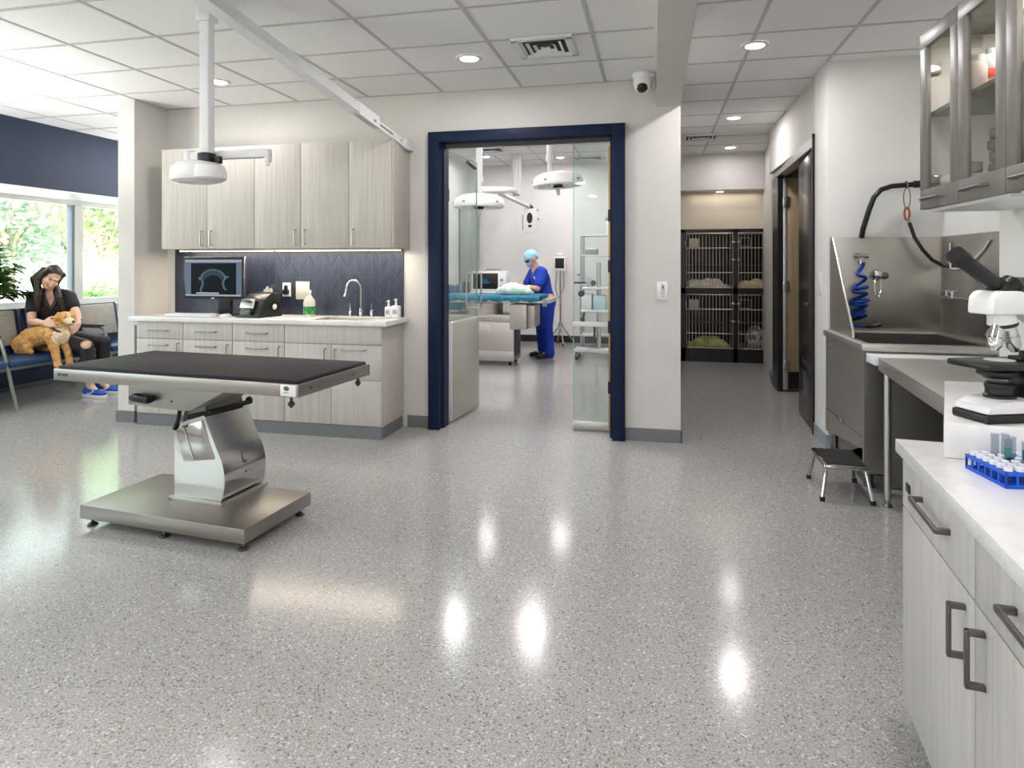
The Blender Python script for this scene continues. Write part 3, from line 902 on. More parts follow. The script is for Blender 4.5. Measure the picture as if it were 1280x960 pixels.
t = thing('gooseneck_faucet', 'chrome gooseneck faucet with two side valves at the counter sink', 'faucet', (-2.47, 5.02, CT))
part('base', MB().lathe([(0, 0), (.028, 0), (.028, .008), (.018, .014), (.018, .06), (.012, .07), (0, .07)], seg=20), M_CHROME, t)
pts = [(0, 0, .05), (0, 0, .24)]+[(0-.045+.045*math.cos(a), -.045+.045*math.cos(a), .24+.075*math.sin(a)) for a in [PI*i/10 for i in range(1, 11)]]+[(-.095, -.095, .205), (-.098, -.098, .185)]
part('spout', MB().tube(pts, .0105, 12), M_CHROME, t)
part('aerator', MB().cyl((-.097, -.097, .20), (-.099, -.099, .178), .013, seg=14), M_CHROME, t)
for sx in (-.1, .1):
    v = part('valve', MB().lathe([(0, 0), (.022, 0), (.022, .006), (.014, .012), (.015, .05), (.01, .06), (0, .06)], (sx, 0, 0), 18), M_CHROME, t)
    part('lever', MB().tube([(sx, 0, .055), (sx, -.005, .085), (sx, -.008, .115)], [.009, .006, .005], 10), M_CHROME, v)

# ================================================================== EXAM TABLE
t = thing('exam_table', 'stainless steel exam table with dark padded top on a polished column', 'exam table', (-2.436, 2.99, 0), R(-4.7))
b = MB(); b.box(-.53, .53, -.266, .266, .045, .118, .004)
part('base_plate', b, M_STEELT, t)
for (x, y) in ((-.49, -.225), (.0, -.225), (.49, -.225), (.49, .22), (-.49, .22), (0, .22)):
    part('leveling_foot', MB().lathe([(0, 0), (.026, 0), (.027, .006), (.018, .014), (.008, .016), (.008, .046), (0, .046)], (x, y, 0), 18), M_NICKELD, t)
MXZ = Matrix(((1, 0, 0, 0), (0, 0, 1, 0), (0, 1, 0, 0), (0, 0, 0, 1)))   # (x, y) profile -> (x, z), extrude along y
prof = [(-.112, .118), (-.118, .52), (-.02, .555), (.085, .588), (.13, .49), (.175, .40)]
prof += [(.198, .355), (.213, .31), (.220, .265), (.219, .22), (.212, .18), (.20, .145), (.188, .118)]
part('column_shroud', MB().prism(prof, -.05, .275, MXZ), M_POLISH, t)
b = MB()
b.prism([(-.105, .50), (.075, .562), (.12, .44), (.155, .36), (.06, .345), (-.045, .33)], -.058, -.049, MXZ, .003)
part('access_cover', b, M_POLISH, t)
part('cover_fold', MB().tube([(-.04, -.06, .52), (-.005, -.06, .42), (.02, -.06, .352)], .0035, 6), M_POLISH, t)
part('cover_notch', MB().cbox((-.035, -.06, .522), (.035, .006, .014), (0, R(-16), 0), .003), mat('rust_brown', (78, 58, 46), .6), t)
part('shroud_seam', MB().tube([(.196, .1, .362), (.213, .1, .318)], .0022, 6), M_DGREY, t)
for z_ in (.31, .255, .2):
    part('screw', MB().ball((.219 if z_ > .27 else (.2185 if z_ > .22 else .204), .11, z_), (.006, .008, .008), seg=10, rings=6), M_NICKELD, t)
b = MB(); b.box(-.14, .225, -.065, -.05, .118, .138, .002); b.box(.205, .225, -.065, .285, .118, .138, .002); b.box(-.14, -.112, -.065, .285, .118, .134, .002)
part('column_flange', b, M_STEEL, t)
b = MB(); b.prism([(-.09, .50), (.09, .56), (.07, .64), (-.05, .66)], -.03, .25, MXZ)
part('lift_core', b, M_NICKELD, t)
b = MB(); b.tube([(-.11, -.055, .50), (-.085, -.055, .55), (-.07, -.055, .62), (-.075, -.06, .655), (-.1, -.065, .66)], .011, 8); b.tube([(-.02, -.045, .57), (.1, -.02, .60), (.12, .27, .60)], .014, 8)
b.ball((.115, .26, .61), .02)
part('gasket_lever', b, M_RUBBER, t)
b = MB(); b.prism([(-.27, .792), (-.27, .655), (.10, .645), (.145, .652), (.42, .792)], -.2, .16, MXZ, .002)
part('under_frame', b, M_STEELT, t)
b = MB(); b.cbox((-.15, -.225, .70), (.115, .05, .042), (0, R(4), 0), .012); b.cyl((-.225, -.225, .70), (-.19, -.225, .70), .013); b.box(-.165, -.135, -.2, -.19, .68, .72)
part('tilt_knob', b, M_BLACK, t)
part('screw', MB().ball((.02, -.201, .69), (.006, .004, .006), seg=10, rings=6), M_DGREY, t)
# top: steel tray frame with the pad lying in it
x0, x1, y0, y1 = -.612, .893, -.346, .285
b = MB()
b.box(x0, x1, y0, y0+.018, .792, .852, .002); b.box(x0, x1, y1-.018, y1, .792, .852, .002); b.box(x0, x0+.018, y0+.018, y1-.018, .792, .852, .002); b.box(x1-.018, x1, y0+.018, y1-.018, .792, .852, .002)
b.box(x0+.018, x1-.018, y0+.018, y1-.018, .792, .835)
part('top_frame', b, M_STEELT, t)
part('table_pad', MB().box(x0+.012, x1-.012, y0+.012, y1-.012, .836, .868, .012, 3), M_PAD, t)
part('rating_plate', MB().box(x1-.095, x1-.012, y0-.0015, y0+.001, .797, .848, .0005), M_WHITEP, t)
b = MB(); b.ball((x1-.062, y0-.0018, .832), (.016, .0012, .011), seg=12, rings=6); b.box(x1-.078, x1-.05, y0-.0022, y0, .812, .815)
part('plate_mark', b, mat('plate_green', (74, 96, 66), .5), t)
b = MB(); b.box(x0+.03, x0+.05, y0-.0015, y0+.001, .815, .83); b.box(x0+.062, x0+.1, y0-.0015, y0+.001, .815, .83)
part('stamped_slot', b, M_DGREY, t)
for (x, y) in ((x1-.07, y0+.045), (x1-.05, y1-.04)):
    part('clamp_knob', MB().cyl((x, y, .735), (x, y, .792), .007).ball((x, y, .752), (.016, .016, .013)), mat('knob_brown', (60, 46, 40), .5) if 'knob_brown' not in MATS else MATS['knob_brown'], t)
part('edge_screw', MB().cyl((x1-.001, .12, .822), (x1+.003, .12, .822), .006, seg=10).cyl((x1-.001, -.25, .822), (x1+.003, -.25, .822), .006, seg=10), M_DGREY, t)
# ================================================================== BATHING TUB BAY
t = thing('bathing_tub', 'stainless steel raised bathing tub with tall steel splash back', 'tub', (1.27, 4.3, 0))
W_, D_ = .785, .895
b = MB()
b.box(0, .004, .03, D_, .315, .86); b.prism([(0, 0), (W_, 0), (W_, .03), (.02, .03), (0, .03)], .10, .86)
b.box(W_-.004, W_, .03, D_, .2, .86); b.box(.004, W_-.004, D_-.004, D_, .2, .86)
part('outer_shell', b, M_STEEL, t)
b = MB(); b.prism([(.03, .31), (.03, .245), (D_, .14), (D_, .31)], -.002, .004, Matrix(((0, 0, 1, 0), (1, 0, 0, 0), (0, 1, 0, 0), (0, 0, 0, 1))))
d = part('step_panel', b, M_STEEL, t)
part('latch', MB().box(-.02, -.002, .44, .50, .305, .325, .003).cyl((-.012, .47, .30), (-.012, .47, .34), .008), M_NICKEL, d)
part('panel_bolt', MB().cyl((-.012, .80, .80), (0, .80, .80), .012, seg=10), M_NICKEL, t)
b = MB(); b.box(-.02, W_, -.03, .045, .86, .905, .008); b.box(-.02, .045, .045, D_, .86, .905, .008); b.box(W_-.05, W_, .045, D_, .86, .905, .008); b.box(.045, W_-.05, D_-.05, D_, .86, .905, .008)
part('rim', b, M_STEEL, t)
b = MB()
b.box(.045, W_-.05, .045, D_-.05, .60, .606); b.box(.045, .05, .045, D_-.05, .606, .89); b.box(W_-.055, W_-.05, .045, D_-.05, .606, .89); b.box(.05, W_-.055, .045, .05, .606, .89); b.box(.05, W_-.055, D_-.055, D_-.05, .606, .89)
part('basin', b, M_STEELD, t)
part('drain', MB().lathe([(0, .607), (.05, .607), (.055, .612), (0, .612)], (.35, .4, 0), 20), M_CHROME, t)
part('back_splash', MB().box(.035, W_-.004, D_-.012, D_-.002, .90, 1.60, .002), M_STEELH, t)
part('side_splash', MB().box(W_-.012, W_-.002, .09, D_-.012, .90, 1.60, .002), M_STEELH, t)
MYZ = Matrix(((0, 0, 1, 0), (1, 0, 0, 0), (0, 1, 0, 0), (0, 0, 0, 1)))
part('splash_wing', MB().prism([(D_-.012, .90), (.30, .90), (.33, .95), (D_-.08, 1.58), (D_-.012, 1.60)], .025, .033, MYZ), M_STEELH, t)
part('wing_edge', MB().tube([(.029, .315, .91), (.029, .335, .96), (.029, D_-.085, 1.585), (.029, D_-.02, 1.60)], .009, 8), M_STEEL, t)
part('corner_seam', MB().box(W_-.018, W_-.012, D_-.018, D_-.012, .90, 1.6), M_NICKEL, t)
for (x, y) in ((.05, .06), (W_-.06, .06), (.05, D_-.06), (W_-.06, D_-.06)):
    part('leg', MB().cyl((x, y, .02), (x, y, .62), .02).cyl((x, y, 0), (x, y, .025), .03), M_NICKELD, t)
# fixtures on the splash back
t = thing('sprayer', 'blue coiled spray hose hanging on the steel splash back', 'hose', (1.49, 5.18, 1.45), 0)
b = MB(); b.cyl((0, 0, 0), (0, -.05, 0), .03); b.cyl((0, -.05, -.0), (0, -.075, 0), .022); b.tube([(-.05, -.06, .01), (.05, -.06, .01)], .018, 12); b.cyl((0, -.06, -.05), (0, -.06, .02), .016)
part('wall_bracket', b, M_CHROME, t)
pts = []
N = 150
for i in range(N):
    u = i/(N-1); a = u*2*PI*7.5
    rr = (.012+.16*u if u < .25 else .052+.010*math.sin(u*14))
    cx_ = .0-.03*u
    zz = -.05-.41*(u**.62)+.014*math.sin(a*.5)+.012*math.cos(a)
    pts.append((cx_+math.cos(a)*rr, -.075+math.sin(a)*rr*.8, zz))
pts += [(-.08, -.10, -.47), (-.10, -.13, -.49), (-.06, -.15, -.497), (0, -.15, -.50)]
part('coiled_hose', MB().tube(pts, .0125, 8), M_BLUEH, t)
b = MB(); b.cyl((0, -.15, -.50), (.05, -.16, -.50), .014); b.cyl((.05, -.16, -.50), (.10, -.165, -.485), .010, .018)
part('spray_head', b, M_BLACK, t)

t = thing('mixer_valve', 'round chrome mixer valve with loop handle on the splash back', 'valve', (1.605, 5.18, 1.32))
part('valve_body', MB().cyl((0, 0, 0), (0, -.04, 0), .045, .042, 20).ball((0, -.055, 0), (.04, .035, .04)), M_CHROME, t)
part('valve_knob', MB().ball((.045, -.06, -.005), (.028, .022, .028)), M_NICKELD, t)
lp = [(math.sin(2*PI*i/20)*.022-.005, -.07, -.085+math.cos(2*PI*i/20)*.075) for i in range(20)]
part('loop_handle', MB().tube(lp, .005, 8, closed=True), M_CHROME, t)

t = thing('tub_faucet', 'small chrome tap on the steel side splash, right of blue hose', 'faucet', (2.043, 4.93, 1.165))
part('spout', MB().tube([(0, -.0, 0), (-.03, 0, 0), (-.03, .06, .0), (-.03, .12, .0), (-.03, .15, -.01), (-.03, .165, -.04)], .013, 12), M_CHROME, t)
for yy in (.0, .09):
    part('tap_handle', MB().cyl((-.03, yy, 0), (-.03, yy, .045), .011).cyl((-.055, yy, .045), (-.005, yy, .045), .008), M_CHROME, t)
part('supply_pipe', MB().cyl((-.02, 0, 0), (-.02, -.42, .0), .012), M_STEEL, t)

t = thing('overhead_pipe', 'black pipe curving up from behind splash back to the right wall', 'pipe', (1.53, 5.1, 1.6), 0)
P = [(1.516, 5.193, 1.60), (1.518, 5.165, 1.66), (1.545, 5.12, 1.80), (1.575, 5.11, 1.89), (1.62, 5.10, 1.945), (1.69, 5.1, 1.968), (1.80, 5.1, 1.975), (1.9, 5.1, 1.98), (2.055, 5.1, 1.985)]
o3 = V((1.53, 5.1, 1.6))
part('pipe', MB().tube([V(p)-o3 for p in P], .019, 12), M_BLACKP, t)
part('coupling', MB().cyl(V((1.835, 5.1, 1.977))-o3, V((1.885, 5.1, 1.979))-o3, .026), M_BLACK, t)
part('pipe_clamp', MB().tube([V((1.786+math.cos(a)*.0, 5.1+math.sin(a)*.024, 1.975+math.cos(a)*.024))-o3 for a in [2*PI*k/14 for k in range(14)]], .006, 8, closed=True), M_NICKELD, t)
t = thing('grooming_leash', 'black grooming leash clipped to a wire loop under the black pipe', 'leash', (1.79, 5.1, 1.95), 0)
o3 = V((1.79, 5.1, 1.95))
part('wire_loop', MB().tube([(math.sin(a)*.022, 0, -.07+math.cos(a)*.078) for a in [2*PI*k/20 for k in range(20)]], .0035, 6, closed=True), M_NICKELD, t)
M_COPPER = mat('copper_clip', (150, 84, 58), .35, .8)
part('carabiner', MB().tube([(math.sin(a)*.017-.0, 0, -.185+math.cos(a)*.045) for a in [2*PI*k/16 for k in range(16)]], .007, 8, closed=True), M_COPPER, t)
part('swivel', MB().cyl((.008, 0, -.225), (.02, 0, -.26), .011), M_NICKEL, t)
part('strap', MB().tube([(.015, 0, -.25), (.05, 0, -.36), (.10, -.01, -.45), (.155, -.02, -.52), (.22, -.03, -.562), (.262, -.08, -.565), (.25, -.25, -.56)], .013, 10), M_BLACK, t)
t = thing('drain_tube', 'thin clear tube looping along the side splash behind the microscope', 'tube', (2.0, 4.9, 1.5))
part('tubing', MB().tube([(.035, .12, .05), (.03, .11, -.08), (.03, .10, -.13), (.03, .0, -.135), (.03, -.14, -.11), (.03, -.25, -.06), (.035, -.36, .0), (.035, -.42, .05)], .006, 8), M_WHITE, t)

t = thing('filler_ledge', 'white ledge between steel tub and steel table', 'ledge', (1.27, 4.10, 0))
part('top_board', MB().box(0.0, .78, .0, .165, .80, .852, .003), M_WHITE, t)
part('support_bracket', MB().box(.70, .76, .02, .15, 0, .80, .003), M_STEEL, t)

# black drain pan under the tub
solo('drain_pan', MB().lathe([(0, 0), (.15, 0), (.17, .02), (.175, .09), (.165, .1), (.15, .03), (0, .025)], seg=28), M_BLACK, 'round black pan on the floor beneath the steel tub', 'pan', (1.50, 4.75, 0))

# step stool
t = thing('step_stool', 'small chrome step stool with black rubber tread by the tub', 'step stool', (1.11, 4.235, 0), R(-2))
b = MB(); b.box(-.125, .125, -.19, .19, .185, .21, .012, 3)
part('tread_frame', b, M_CHROME, t)
b = MB(); b.box(-.103, .103, -.165, .165, .209, .214, .003)
for k in range(9):
    b.box(-.098, .098, -.16+.036*k, -.14+.036*k, .213, .2155)
part('rubber_tread', b, M_RUBBER, t)
for sx in (-1, 1):
    for sy in (-1, 1):
        l_ = part('leg', MB().tube([(sx*.105, sy*.165, .19), (sx*.112, sy*.175, .15), (sx*.135, sy*.20, .01)], .011, 10), M_CHROME, t)
        part('rubber_foot', MB().cyl((sx*.135, sy*.20, 0), (sx*.134, sy*.199, .025), .015), M_RUBBER, l_)

# steel work table
t = thing('steel_work_table', 'stainless steel work table with open underside, between tub and white counter', 'table', (1.284, 4.088, 0), R(-5.9))
b = MB(); b.box(0, .70, -1.36, 0, .838, .85, .003); b.box(0, .012, -1.36, 0, .775, .842, .002); b.box(0, .70, -.012, 0, .80, .842)
b.box(.688, .70, -1.36, 0, .775, .842); b.box(0, .7, -1.36, -1.348, .775, .842)
part('table_top', b, M_STEEL, t)
for (x, y) in ((.035, -.06), (.665, -.06), (.665, -1.30), (.035, -1.30)):
    l_ = part('leg', MB().cyl((x, y, .04), (x, y, .838), .02), M_STEEL, t)
    part('leveling_foot', MB().lathe([(0, 0), (.026, 0), (.026, .008), (.014, .018), (.014, .045), (0, .045)], (x, y, 0), 16), M_NICKEL, l_)
part('under_rail', MB().box(.05, .66, -.075, -.05, .08, .105, .002), M_STEELD, t)
part('back_panel', MB().box(.04, .68, -.045, -.03, .105, .80), M_STEELD, t)
part('side_panel', MB().box(.66, .675, -1.3, -.06, .105, .80), M_BLACKP, t)

# ================================================================== RIGHT COUNTER
ROT = R(-5.9); RO = V((.70, 2.085, 0))
def rloc(x, y, z=0):
    return (RO.x+x*math.cos(ROT)-y*math.sin(ROT), RO.y+x*math.sin(ROT)+y*math.cos(ROT), z)
t = solo('countertop', MB().box(0, .775, -1.95, 0, .842, .88, .003), M_QUARTZ, 'white countertop over the grey-wood cabinets at right foreground', 'countertop', RO, ROT)
M_WOODL = noisy('pale_laminate', (180, 176, 172), (197, 194, 190), (45, 45, 1.8), detail=5, lo=.3, hi=.72, rough=.4)
def base_unit(y1, y0, label, hinge):
    t = thing('base_cabinet', label, 'cabinet', rloc(.018, y1), ROT, 'base cabinets under the right counter')
    L_ = y1-y0
    part('body', MB().box(.02, .75, -L_+.001, -.001, .10, .842), M_WOODG, t)
    part('toe_kick', MB().box(.06, .74, -L_, -.003, 0, .10), M_DGREY, t)
    d = part('drawer', MB().box(0, .02, -L_+.003, -.003, .690, .838, .0015), M_WOODL, t)
    if hinge == 'a':
        h = MB(); h.box(-.034, -.026, -.42, -.195, .765, .779, .002); h.box(-.03, .0, -.42, -.41, .765, .779, .001); h.box(-.03, .0, -.205, -.195, .765, .779, .001)
        part('handle', h, M_NICKELD, d)
        part('edge_bumper', MB().box(-.004, .002, -.085, -.05, .745, .77, .001), M_BLACK, d)
    else:
        h = MB(); h.box(-.034, -.026, -.42, -.195, .765, .779, .002); h.box(-.03, .0, -.42, -.41, .765, .779, .001); h.box(-.03, .0, -.205, -.195, .765, .779, .001)
        part('handle', h, M_NICKELD, d)
    d = part('door', MB().box(0, .02, -L_+.003, -.003, .115, .685, .0015), M_WOODL, t)
    hy = -L_+.055 if hinge == 'a' else -.055
    h = MB(); h.box(-.036, -.027, hy-.006, hy+.006, .535, .655, .002); h.box(-.034, 0, hy-.006, hy+.006, .535, .547, .001); h.box(-.034, 0, hy-.006, hy+.006, .643, .655, .001)
    part('handle', h, M_NICKELD, d)
    return t
base_unit(-.005, -.575, 'pale wood base cabinet under right counter, far unit next to steel table leg', 'a')
base_unit(-.575, -1.145, 'pale wood base cabinet under right counter, near unit cut by the frame edge', 'b')
base_unit(-1.145, -1.715, 'pale wood base cabinet under right counter beside the viewer, out of view', 'b')

t = thing('counter_riser', 'raised white block on right counter, beneath the microscope', 'riser', (.757, 1.905, .88))
poly = [(0, 0), (.273, .68), (.72, .66), (.72, -.10)]
part('slab', MB().prism(poly, 0.0005, .095, None, .003), M_QUARTZ, t)
part('support_panel', MB().prism([(.10, .235), (.273, .675), (.715, .655), (.715, .20)], -.88, 0), M_WHITE, t)

# microscope
RZ = .975
t = thing('microscope', 'white and black compound microscope on the raised white block', 'microscope', (.925, 1.985, RZ), R(21))
b = MB(); b.prism([(-.095, -.058), (.20, -.062), (.20, .062), (-.095, .058)], .0, .024, None, .006)
part('base_plinth', b, M_BLACK, t)
b = MB()
b.prism([(-.092, .024), (.198, .024), (.198, .062), (.08, .058), (-.005, .06), (-.05, .058), (-.085, .042)], -.057, .057, MXZ, .008)
part('base', b, M_WHITE, t)
part('power_switch', MB().cbox((.062, -.059, .046), (.012, .006, .022), (0, R(20), 0), .002), M_BLACK, t)
part('illuminator', MB().lathe([(0, .055), (.038, .055), (.038, .066), (.033, .070), (.033, .085), (.035, .087), (.035, .098), (.03, .102), (0, .102)], seg=24), M_BLACK, t)
part('arm', MB().prism([(.10, .05), (.20, .05), (.20, .30), (.17, .335), (.05, .335), (.05, .285), (.10, .26), (.118, .2), (.118, .12)], -.03, .03, MXZ, .008), M_WHITE, t)
part('focus_knob', MB().cyl((.15, -.075, .095), (.15, .075, .095), .024, seg=20), M_BLACK, t)
part('stage_bracket', MB().box(.055, .125, -.03, .03, .06, .135, .004), M_BLACK, t)
b = MB(); b.box(-.10, .10, -.07, .07, .142, .160, .006)
part('stage', b, M_BLACKP, t)
part('slide_glass', MB().lathe([(0, .161), (.036, .161), (.036, .1625), (0, .1625)], seg=24), M_WHITE, t)
part('stage_clip', MB().box(.045, .085, -.02, .02, .16, .172, .003).cyl((.072, .0, .17), (.072, .0, .186), .008), M_BLACK, t)
part('condenser', MB().lathe([(0, .112), (.03, .112), (.046, .124), (.046, .132), (.03, .142), (0, .142)], (-.01, 0, 0), 24).box(-.055, -.02, -.008, .008, .122, .13, .002), M_BLACK, t)
b = MB(); b.lathe([(0, -.022), (.026, -.02), (.033, -.011), (.035, -.003), (.033, .011), (.032, .03), (0, .03)], (.008, 0, .265), 26, Matrix.Rotation(R(-12), 4, 'Y'))
part('nosepiece', b, M_WHITEP, t)
part('nosepiece_ring', MB().lathe([(.0335, -.012), (.036, -.009), (.0365, -.005), (.035, -.002)], (.008, 0, .265), 26, Matrix.Rotation(R(-12), 4, 'Y')), M_BLACK, t)
for (ax, ay, ln_) in ((-22, -10, .060), (14, -4, .064), (4, 26, .045)):
    m = Matrix.Translation(({-22: -.012, 14: .028, 4: .012}[ax], {-22: -.006, 14: -.002, 4: .02}[ax], .246)) @ Matrix.Rotation(R(ay), 4, 'X') @ Matrix.Rotation(R(-ax), 4, 'Y') 
    ob_ = part('objective', MB().lathe([(0, 0.012), (.018, .012), (.018, -.02), (.020, -.021), (.020, -.027), (.0175, -.028), (.0175, -ln_+.014), (.009, -ln_), (0, -ln_)], (0, 0, 0), 20, m), M_CHROME, t)
part('head', MB().prism([(-.062, .288), (.065, .288), (.10, .292), (.10, .31), (.03, .352), (-.04, .352), (-.058, .335)], -.042, .042, MXZ, .007), M_WHITE, t)
m0 = V((.01, 0, .352)); m1 = V((-.150, -.012, .452))
dd = (m1-m0).normalized()
b = MB(); b.cyl(m0, m0+dd*.03, .026, .025); b.cyl(m0+dd*.025, m1-dd*.03, .020, .021); b.cyl(m1-dd*.035, m1, .0235, .024)
part('eyepiece_tube', b, M_BLACK, t)
b = MB(); b.cyl((.005, 0, .345), (.04, 0, .375), .03, .026)
part('tube_socket', b, M_BLACK, t)
b = MB(); b.cyl((.055, 0, .365), (.085, 0, .335), .034, .034); b.tube([(.045, -.0, .368), (.10, -.01, .355), (.145, -.015, .325)], [.022, .034, .03], 18)
part('binocular_cover', b, M_DGREY, t)

# test tube rack
t = thing('tube_rack', 'blue plastic test tube rack on the white counter before the microscope', 'rack', (.793, 1.674, .88), R(7.7))
LX, LY, HH = .125, .15, .037
b = MB()
b.box(0, LX, 0, LY, 0, .004, .001)
for (z0, z1) in ((.0, .008), (.029, HH)):
    b.box(0, .004, 0, LY, z0, z1); b.box(LX-.004, LX, 0, LY, z0, z1); b.box(0, LX, 0, .004, z0, z1); b.box(0, LX, LY-.004, LY, z0, z1)
for i in range(7):
    yy = i*(LY-.004)/6
    b.box(0, .004, yy, yy+.004, .008, .03); b.box(LX-.004, LX, yy, yy+.004, .008, .03)
for i in range(6):
    xx = i*(LX-.004)/5
    b.box(xx, xx+.004, 0, .004, .008, .03); b.box(xx, xx+.004, LY-.004, LY, .008, .03)
for i in range(1, 6):
    yy = i*(LY-.004)/6; b.box(0, LX, yy+.0, yy+.003, HH-.006, HH-.001)
for i in range(1, 5):
    xx = i*(LX-.004)/5; b.box(xx, xx+.003, 0, LY, HH-.006, HH-.001)
part('rack_frame', b, M_BLUEP, t)
M_TEALL = mat('teal_liquid', (12, 138, 158), .2); M_GREENL = mat('green_liquid', (70, 160, 130), .2)
M_CAPW = mat('clear_cap', (226, 228, 236), .3)
vial = None; tall = None
cth, sth = math.cos(R(7.7)), math.sin(R(7.7))
def rackpt(x, y, z):
    return (.793+x*cth-y*sth, 1.674+x*sth+y*cth, .88+z)
for i in range(6):
    for j in range(5):
        x = (j+.5)*(LX-.004)/5+.002; y = (i+.5)*(LY-.004)/6+.002
        p_ = rackpt(x, y, .0045)
        istall = (j, i) in ((2, 3), (2, 5), (3, 2), (3, 4), (4, 1), (3, 5))
        if not istall:
            lab = 'white-capped vial in the blue rack, row %s from its left side' % ['first', 'second', 'third', 'fourth', 'fifth'][j]
            if vial is None:
                vial = thing('sample_vial', lab, 'vial', p_, 0, 'white-capped vials in the blue rack')
                part('vial_body', MB().cyl((0, 0, 0), (0, 0, .034), .0085, seg=14), M_GLASST, vial)
                part('vial_cap', MB().cyl((0, 0, .033), (0, 0, .042), .0095, .009, 14), M_CAPW, vial)
            else:
                copy_tree(vial, p_, None, lab)
        else:
            liq = {(2, 3): M_GREENL, (3, 2): M_TEALL}.get((j, i))
            lab = 'tall clear test tube %s, standing in the blue rack' % ('with pale green liquid' if liq is M_GREENL else 'with teal liquid' if liq is M_TEALL else 'without liquid')
            tt = thing('test_tube', lab, 'test tube', p_, 0, 'tall tubes in the blue rack' if liq is None else None)
            part('glass_tube', MB().lathe([(0, 0), (.006, .003), (.0085, .009), (.0085, .085), (.0095, .086), (.0095, .088), (.0078, .088), (.0078, .01), (0, .004)], seg=16), M_GLASST, tt)
            if liq is not None:
                part('liquid', MB().cyl((0, 0, .045 if liq is M_TEALL else .045), (0, 0, .068), .0076, seg=14), liq, tt)

# ================================================================== GREY GLASS WALL CABINETS
M_GLASSC = thin_glass('cabinet_glass', (246, 248, 247), 1.4, .8)
M_CABIN = mat('cabinet_inside', (214, 210, 202), .5)
def glass_cabinet(y1, widths, label):
    t = thing('glass_cabinet', label, 'cabinet', (1.15, y1, 1.64), 0, 'grey glass-door wall cabinets')
    L_ = sum(widths)
    b = MB(); H_ = .77
    b.box(.02, .35, -L_, -L_+.018, 0, H_); b.box(.02, .35, -.018, 0, 0, H_); b.box(.02, .35, -L_+.018, -.018, 0, .018); b.box(.02, .35, -L_+.018, -.018, H_-.018, H_)
    part('carcass', b, M_WOODG, t)
    part('back_panel', MB().box(.335, .35, -L_+.018, -.018, .018, H_-.018), M_CABIN, t)
    part('side_lining', MB().box(.025, .335, -.021, -.018, .018, H_-.018).box(.025, .335, -L_+.018, -L_+.021, .018, H_-.018), M_CABIN, t)
    part('shelf', MB().box(.03, .335, -L_+.018, -.018, .405, .423), M_WOODG, t)
    y = 0
    for w_ in widths:
        f = MB(); m = .065
        f.box(0, .02, y-w_+.0015, y-.0015, 0, .085, .001); f.box(0, .02, y-w_+.0015, y-.0015, H_-m, H_, .001)
        f.box(0, .02, y-w_+.0015, y-w_+m, .085, H_-m, .001); f.box(0, .02, y-m, y-.0015, .085, H_-m, .001)
        d = part('door', f, M_WOODG, t)
        part('glass_pane', MB().box(.008, .012, y-w_+m-.004, y-m+.004, .081, H_-m+.004), M_GLASSC, d)
        h = MB(); h.tube([(0, y-.075, .04), (-.026, y-.075, .04), (-.026, y-.075-.16, .04), (0, y-.075-.16, .04)], .006, 8)
        part('handle', h, M_NICKELD, d)
        for zz in (.13, H_-.16):
            part('hinge', MB().box(.025, .07, y-.04, y-.02, zz-.02, zz+.02, .003).cyl((.03, y-.05, zz), (.03, y-.022, zz), .016, seg=14), M_NICKEL, d)
        y -= w_
    part('light_rail', MB().box(.03, .33, -L_+.03, -.03, -.012, 0), M_WHITE, t)
    part('puck_light', MB().lathe([(0, H_-.03), (.035, H_-.03), (.035, H_-.018), (0, H_-.018)], (.2, -.35, 0), 20), M_LED, t)
    l = bpy.data.lights.new('cabinet_light', 'AREA'); l.shape = 'DISK'; l.size = .08; l.energy = 2.2; l.color = (1, .95, .88)
    o = bpy.data.objects.new('cabinet_light', l); COL.objects.link(o); o.location = (1.35, y1-.35, 1.64+H_-.035)
    l2 = l.copy(); l2.energy = 1.5; o = bpy.data.objects.new('cabinet_light', l2); COL.objects.link(o); o.location = (1.40, y1-.5, 1.64+.40)
    part('puck_light', MB().lathe([(0, .397), (.03, .397), (.03, .405), (0, .405)], (.25, -.5, 0), 20), M_LED, t)
    return t
glass_cabinet(3.13, (.357, .343), 'grey two-door glass wall cabinet, far one beside the tub bay')
glass_cabinet(2.428, (.343, .343), 'grey glass wall cabinet nearest the viewer, cut by the frame edge')

# cabinet contents
zs = 1.64+.4235; zb = 1.64+.0185
t = thing('supply_bottle', 'rounded bottle with orange and red label on upper cabinet shelf', 'bottle', (1.34, 2.93, zs))
part('bottle_body', MB().lathe([(0, 0), (.05, .0), (.058, .01), (.058, .13), (.045, .17), (.022, .19), (.022, .21), (0, .21)], seg=22), M_GREY, t)
part('paper_label', MB().lathe([(.0585, .03), (.0592, .032), (.0592, .075), (.0585, .077)], seg=22), mat('label_yellow', (224, 176, 74), .5), t)
part('label_band', MB().lathe([(.0585, .085), (.0592, .087), (.0592, .118), (.0585, .12)], seg=22), mat('label_red', (206, 66, 40), .5), t)
t = thing('supply_bottle', 'pale glass jar on upper cabinet shelf, left of orange-labelled bottle', 'jar', (1.22, 2.82, zs))
part('jar_body', MB().lathe([(0, 0), (.045, 0), (.05, .01), (.05, .11), (.042, .125), (0, .125)], seg=20), mat('pale_jar', (196, 178, 172), .3), t)
part('lid', MB().cyl((0, 0, .125), (0, 0, .15), .044, seg=20), M_WHITE, t)
def folded(name, label, loc, sx, sy, h, m, n=4, rz=0, group=None):
    b = MB(); hh = h/n
    rnd = random.Random(hash(label) % 99)
    for i in range(n):
        d = rnd.uniform(-.008, .008)
        b.box(-sx/2+d, sx/2+d*.5, -sy/2-d, sy/2+d*.3, i*hh, (i+1)*hh-.001, min(hh*.3, .012), 3)
    return solo(name, b, m, label, 'folded cloth', loc, rz, group)
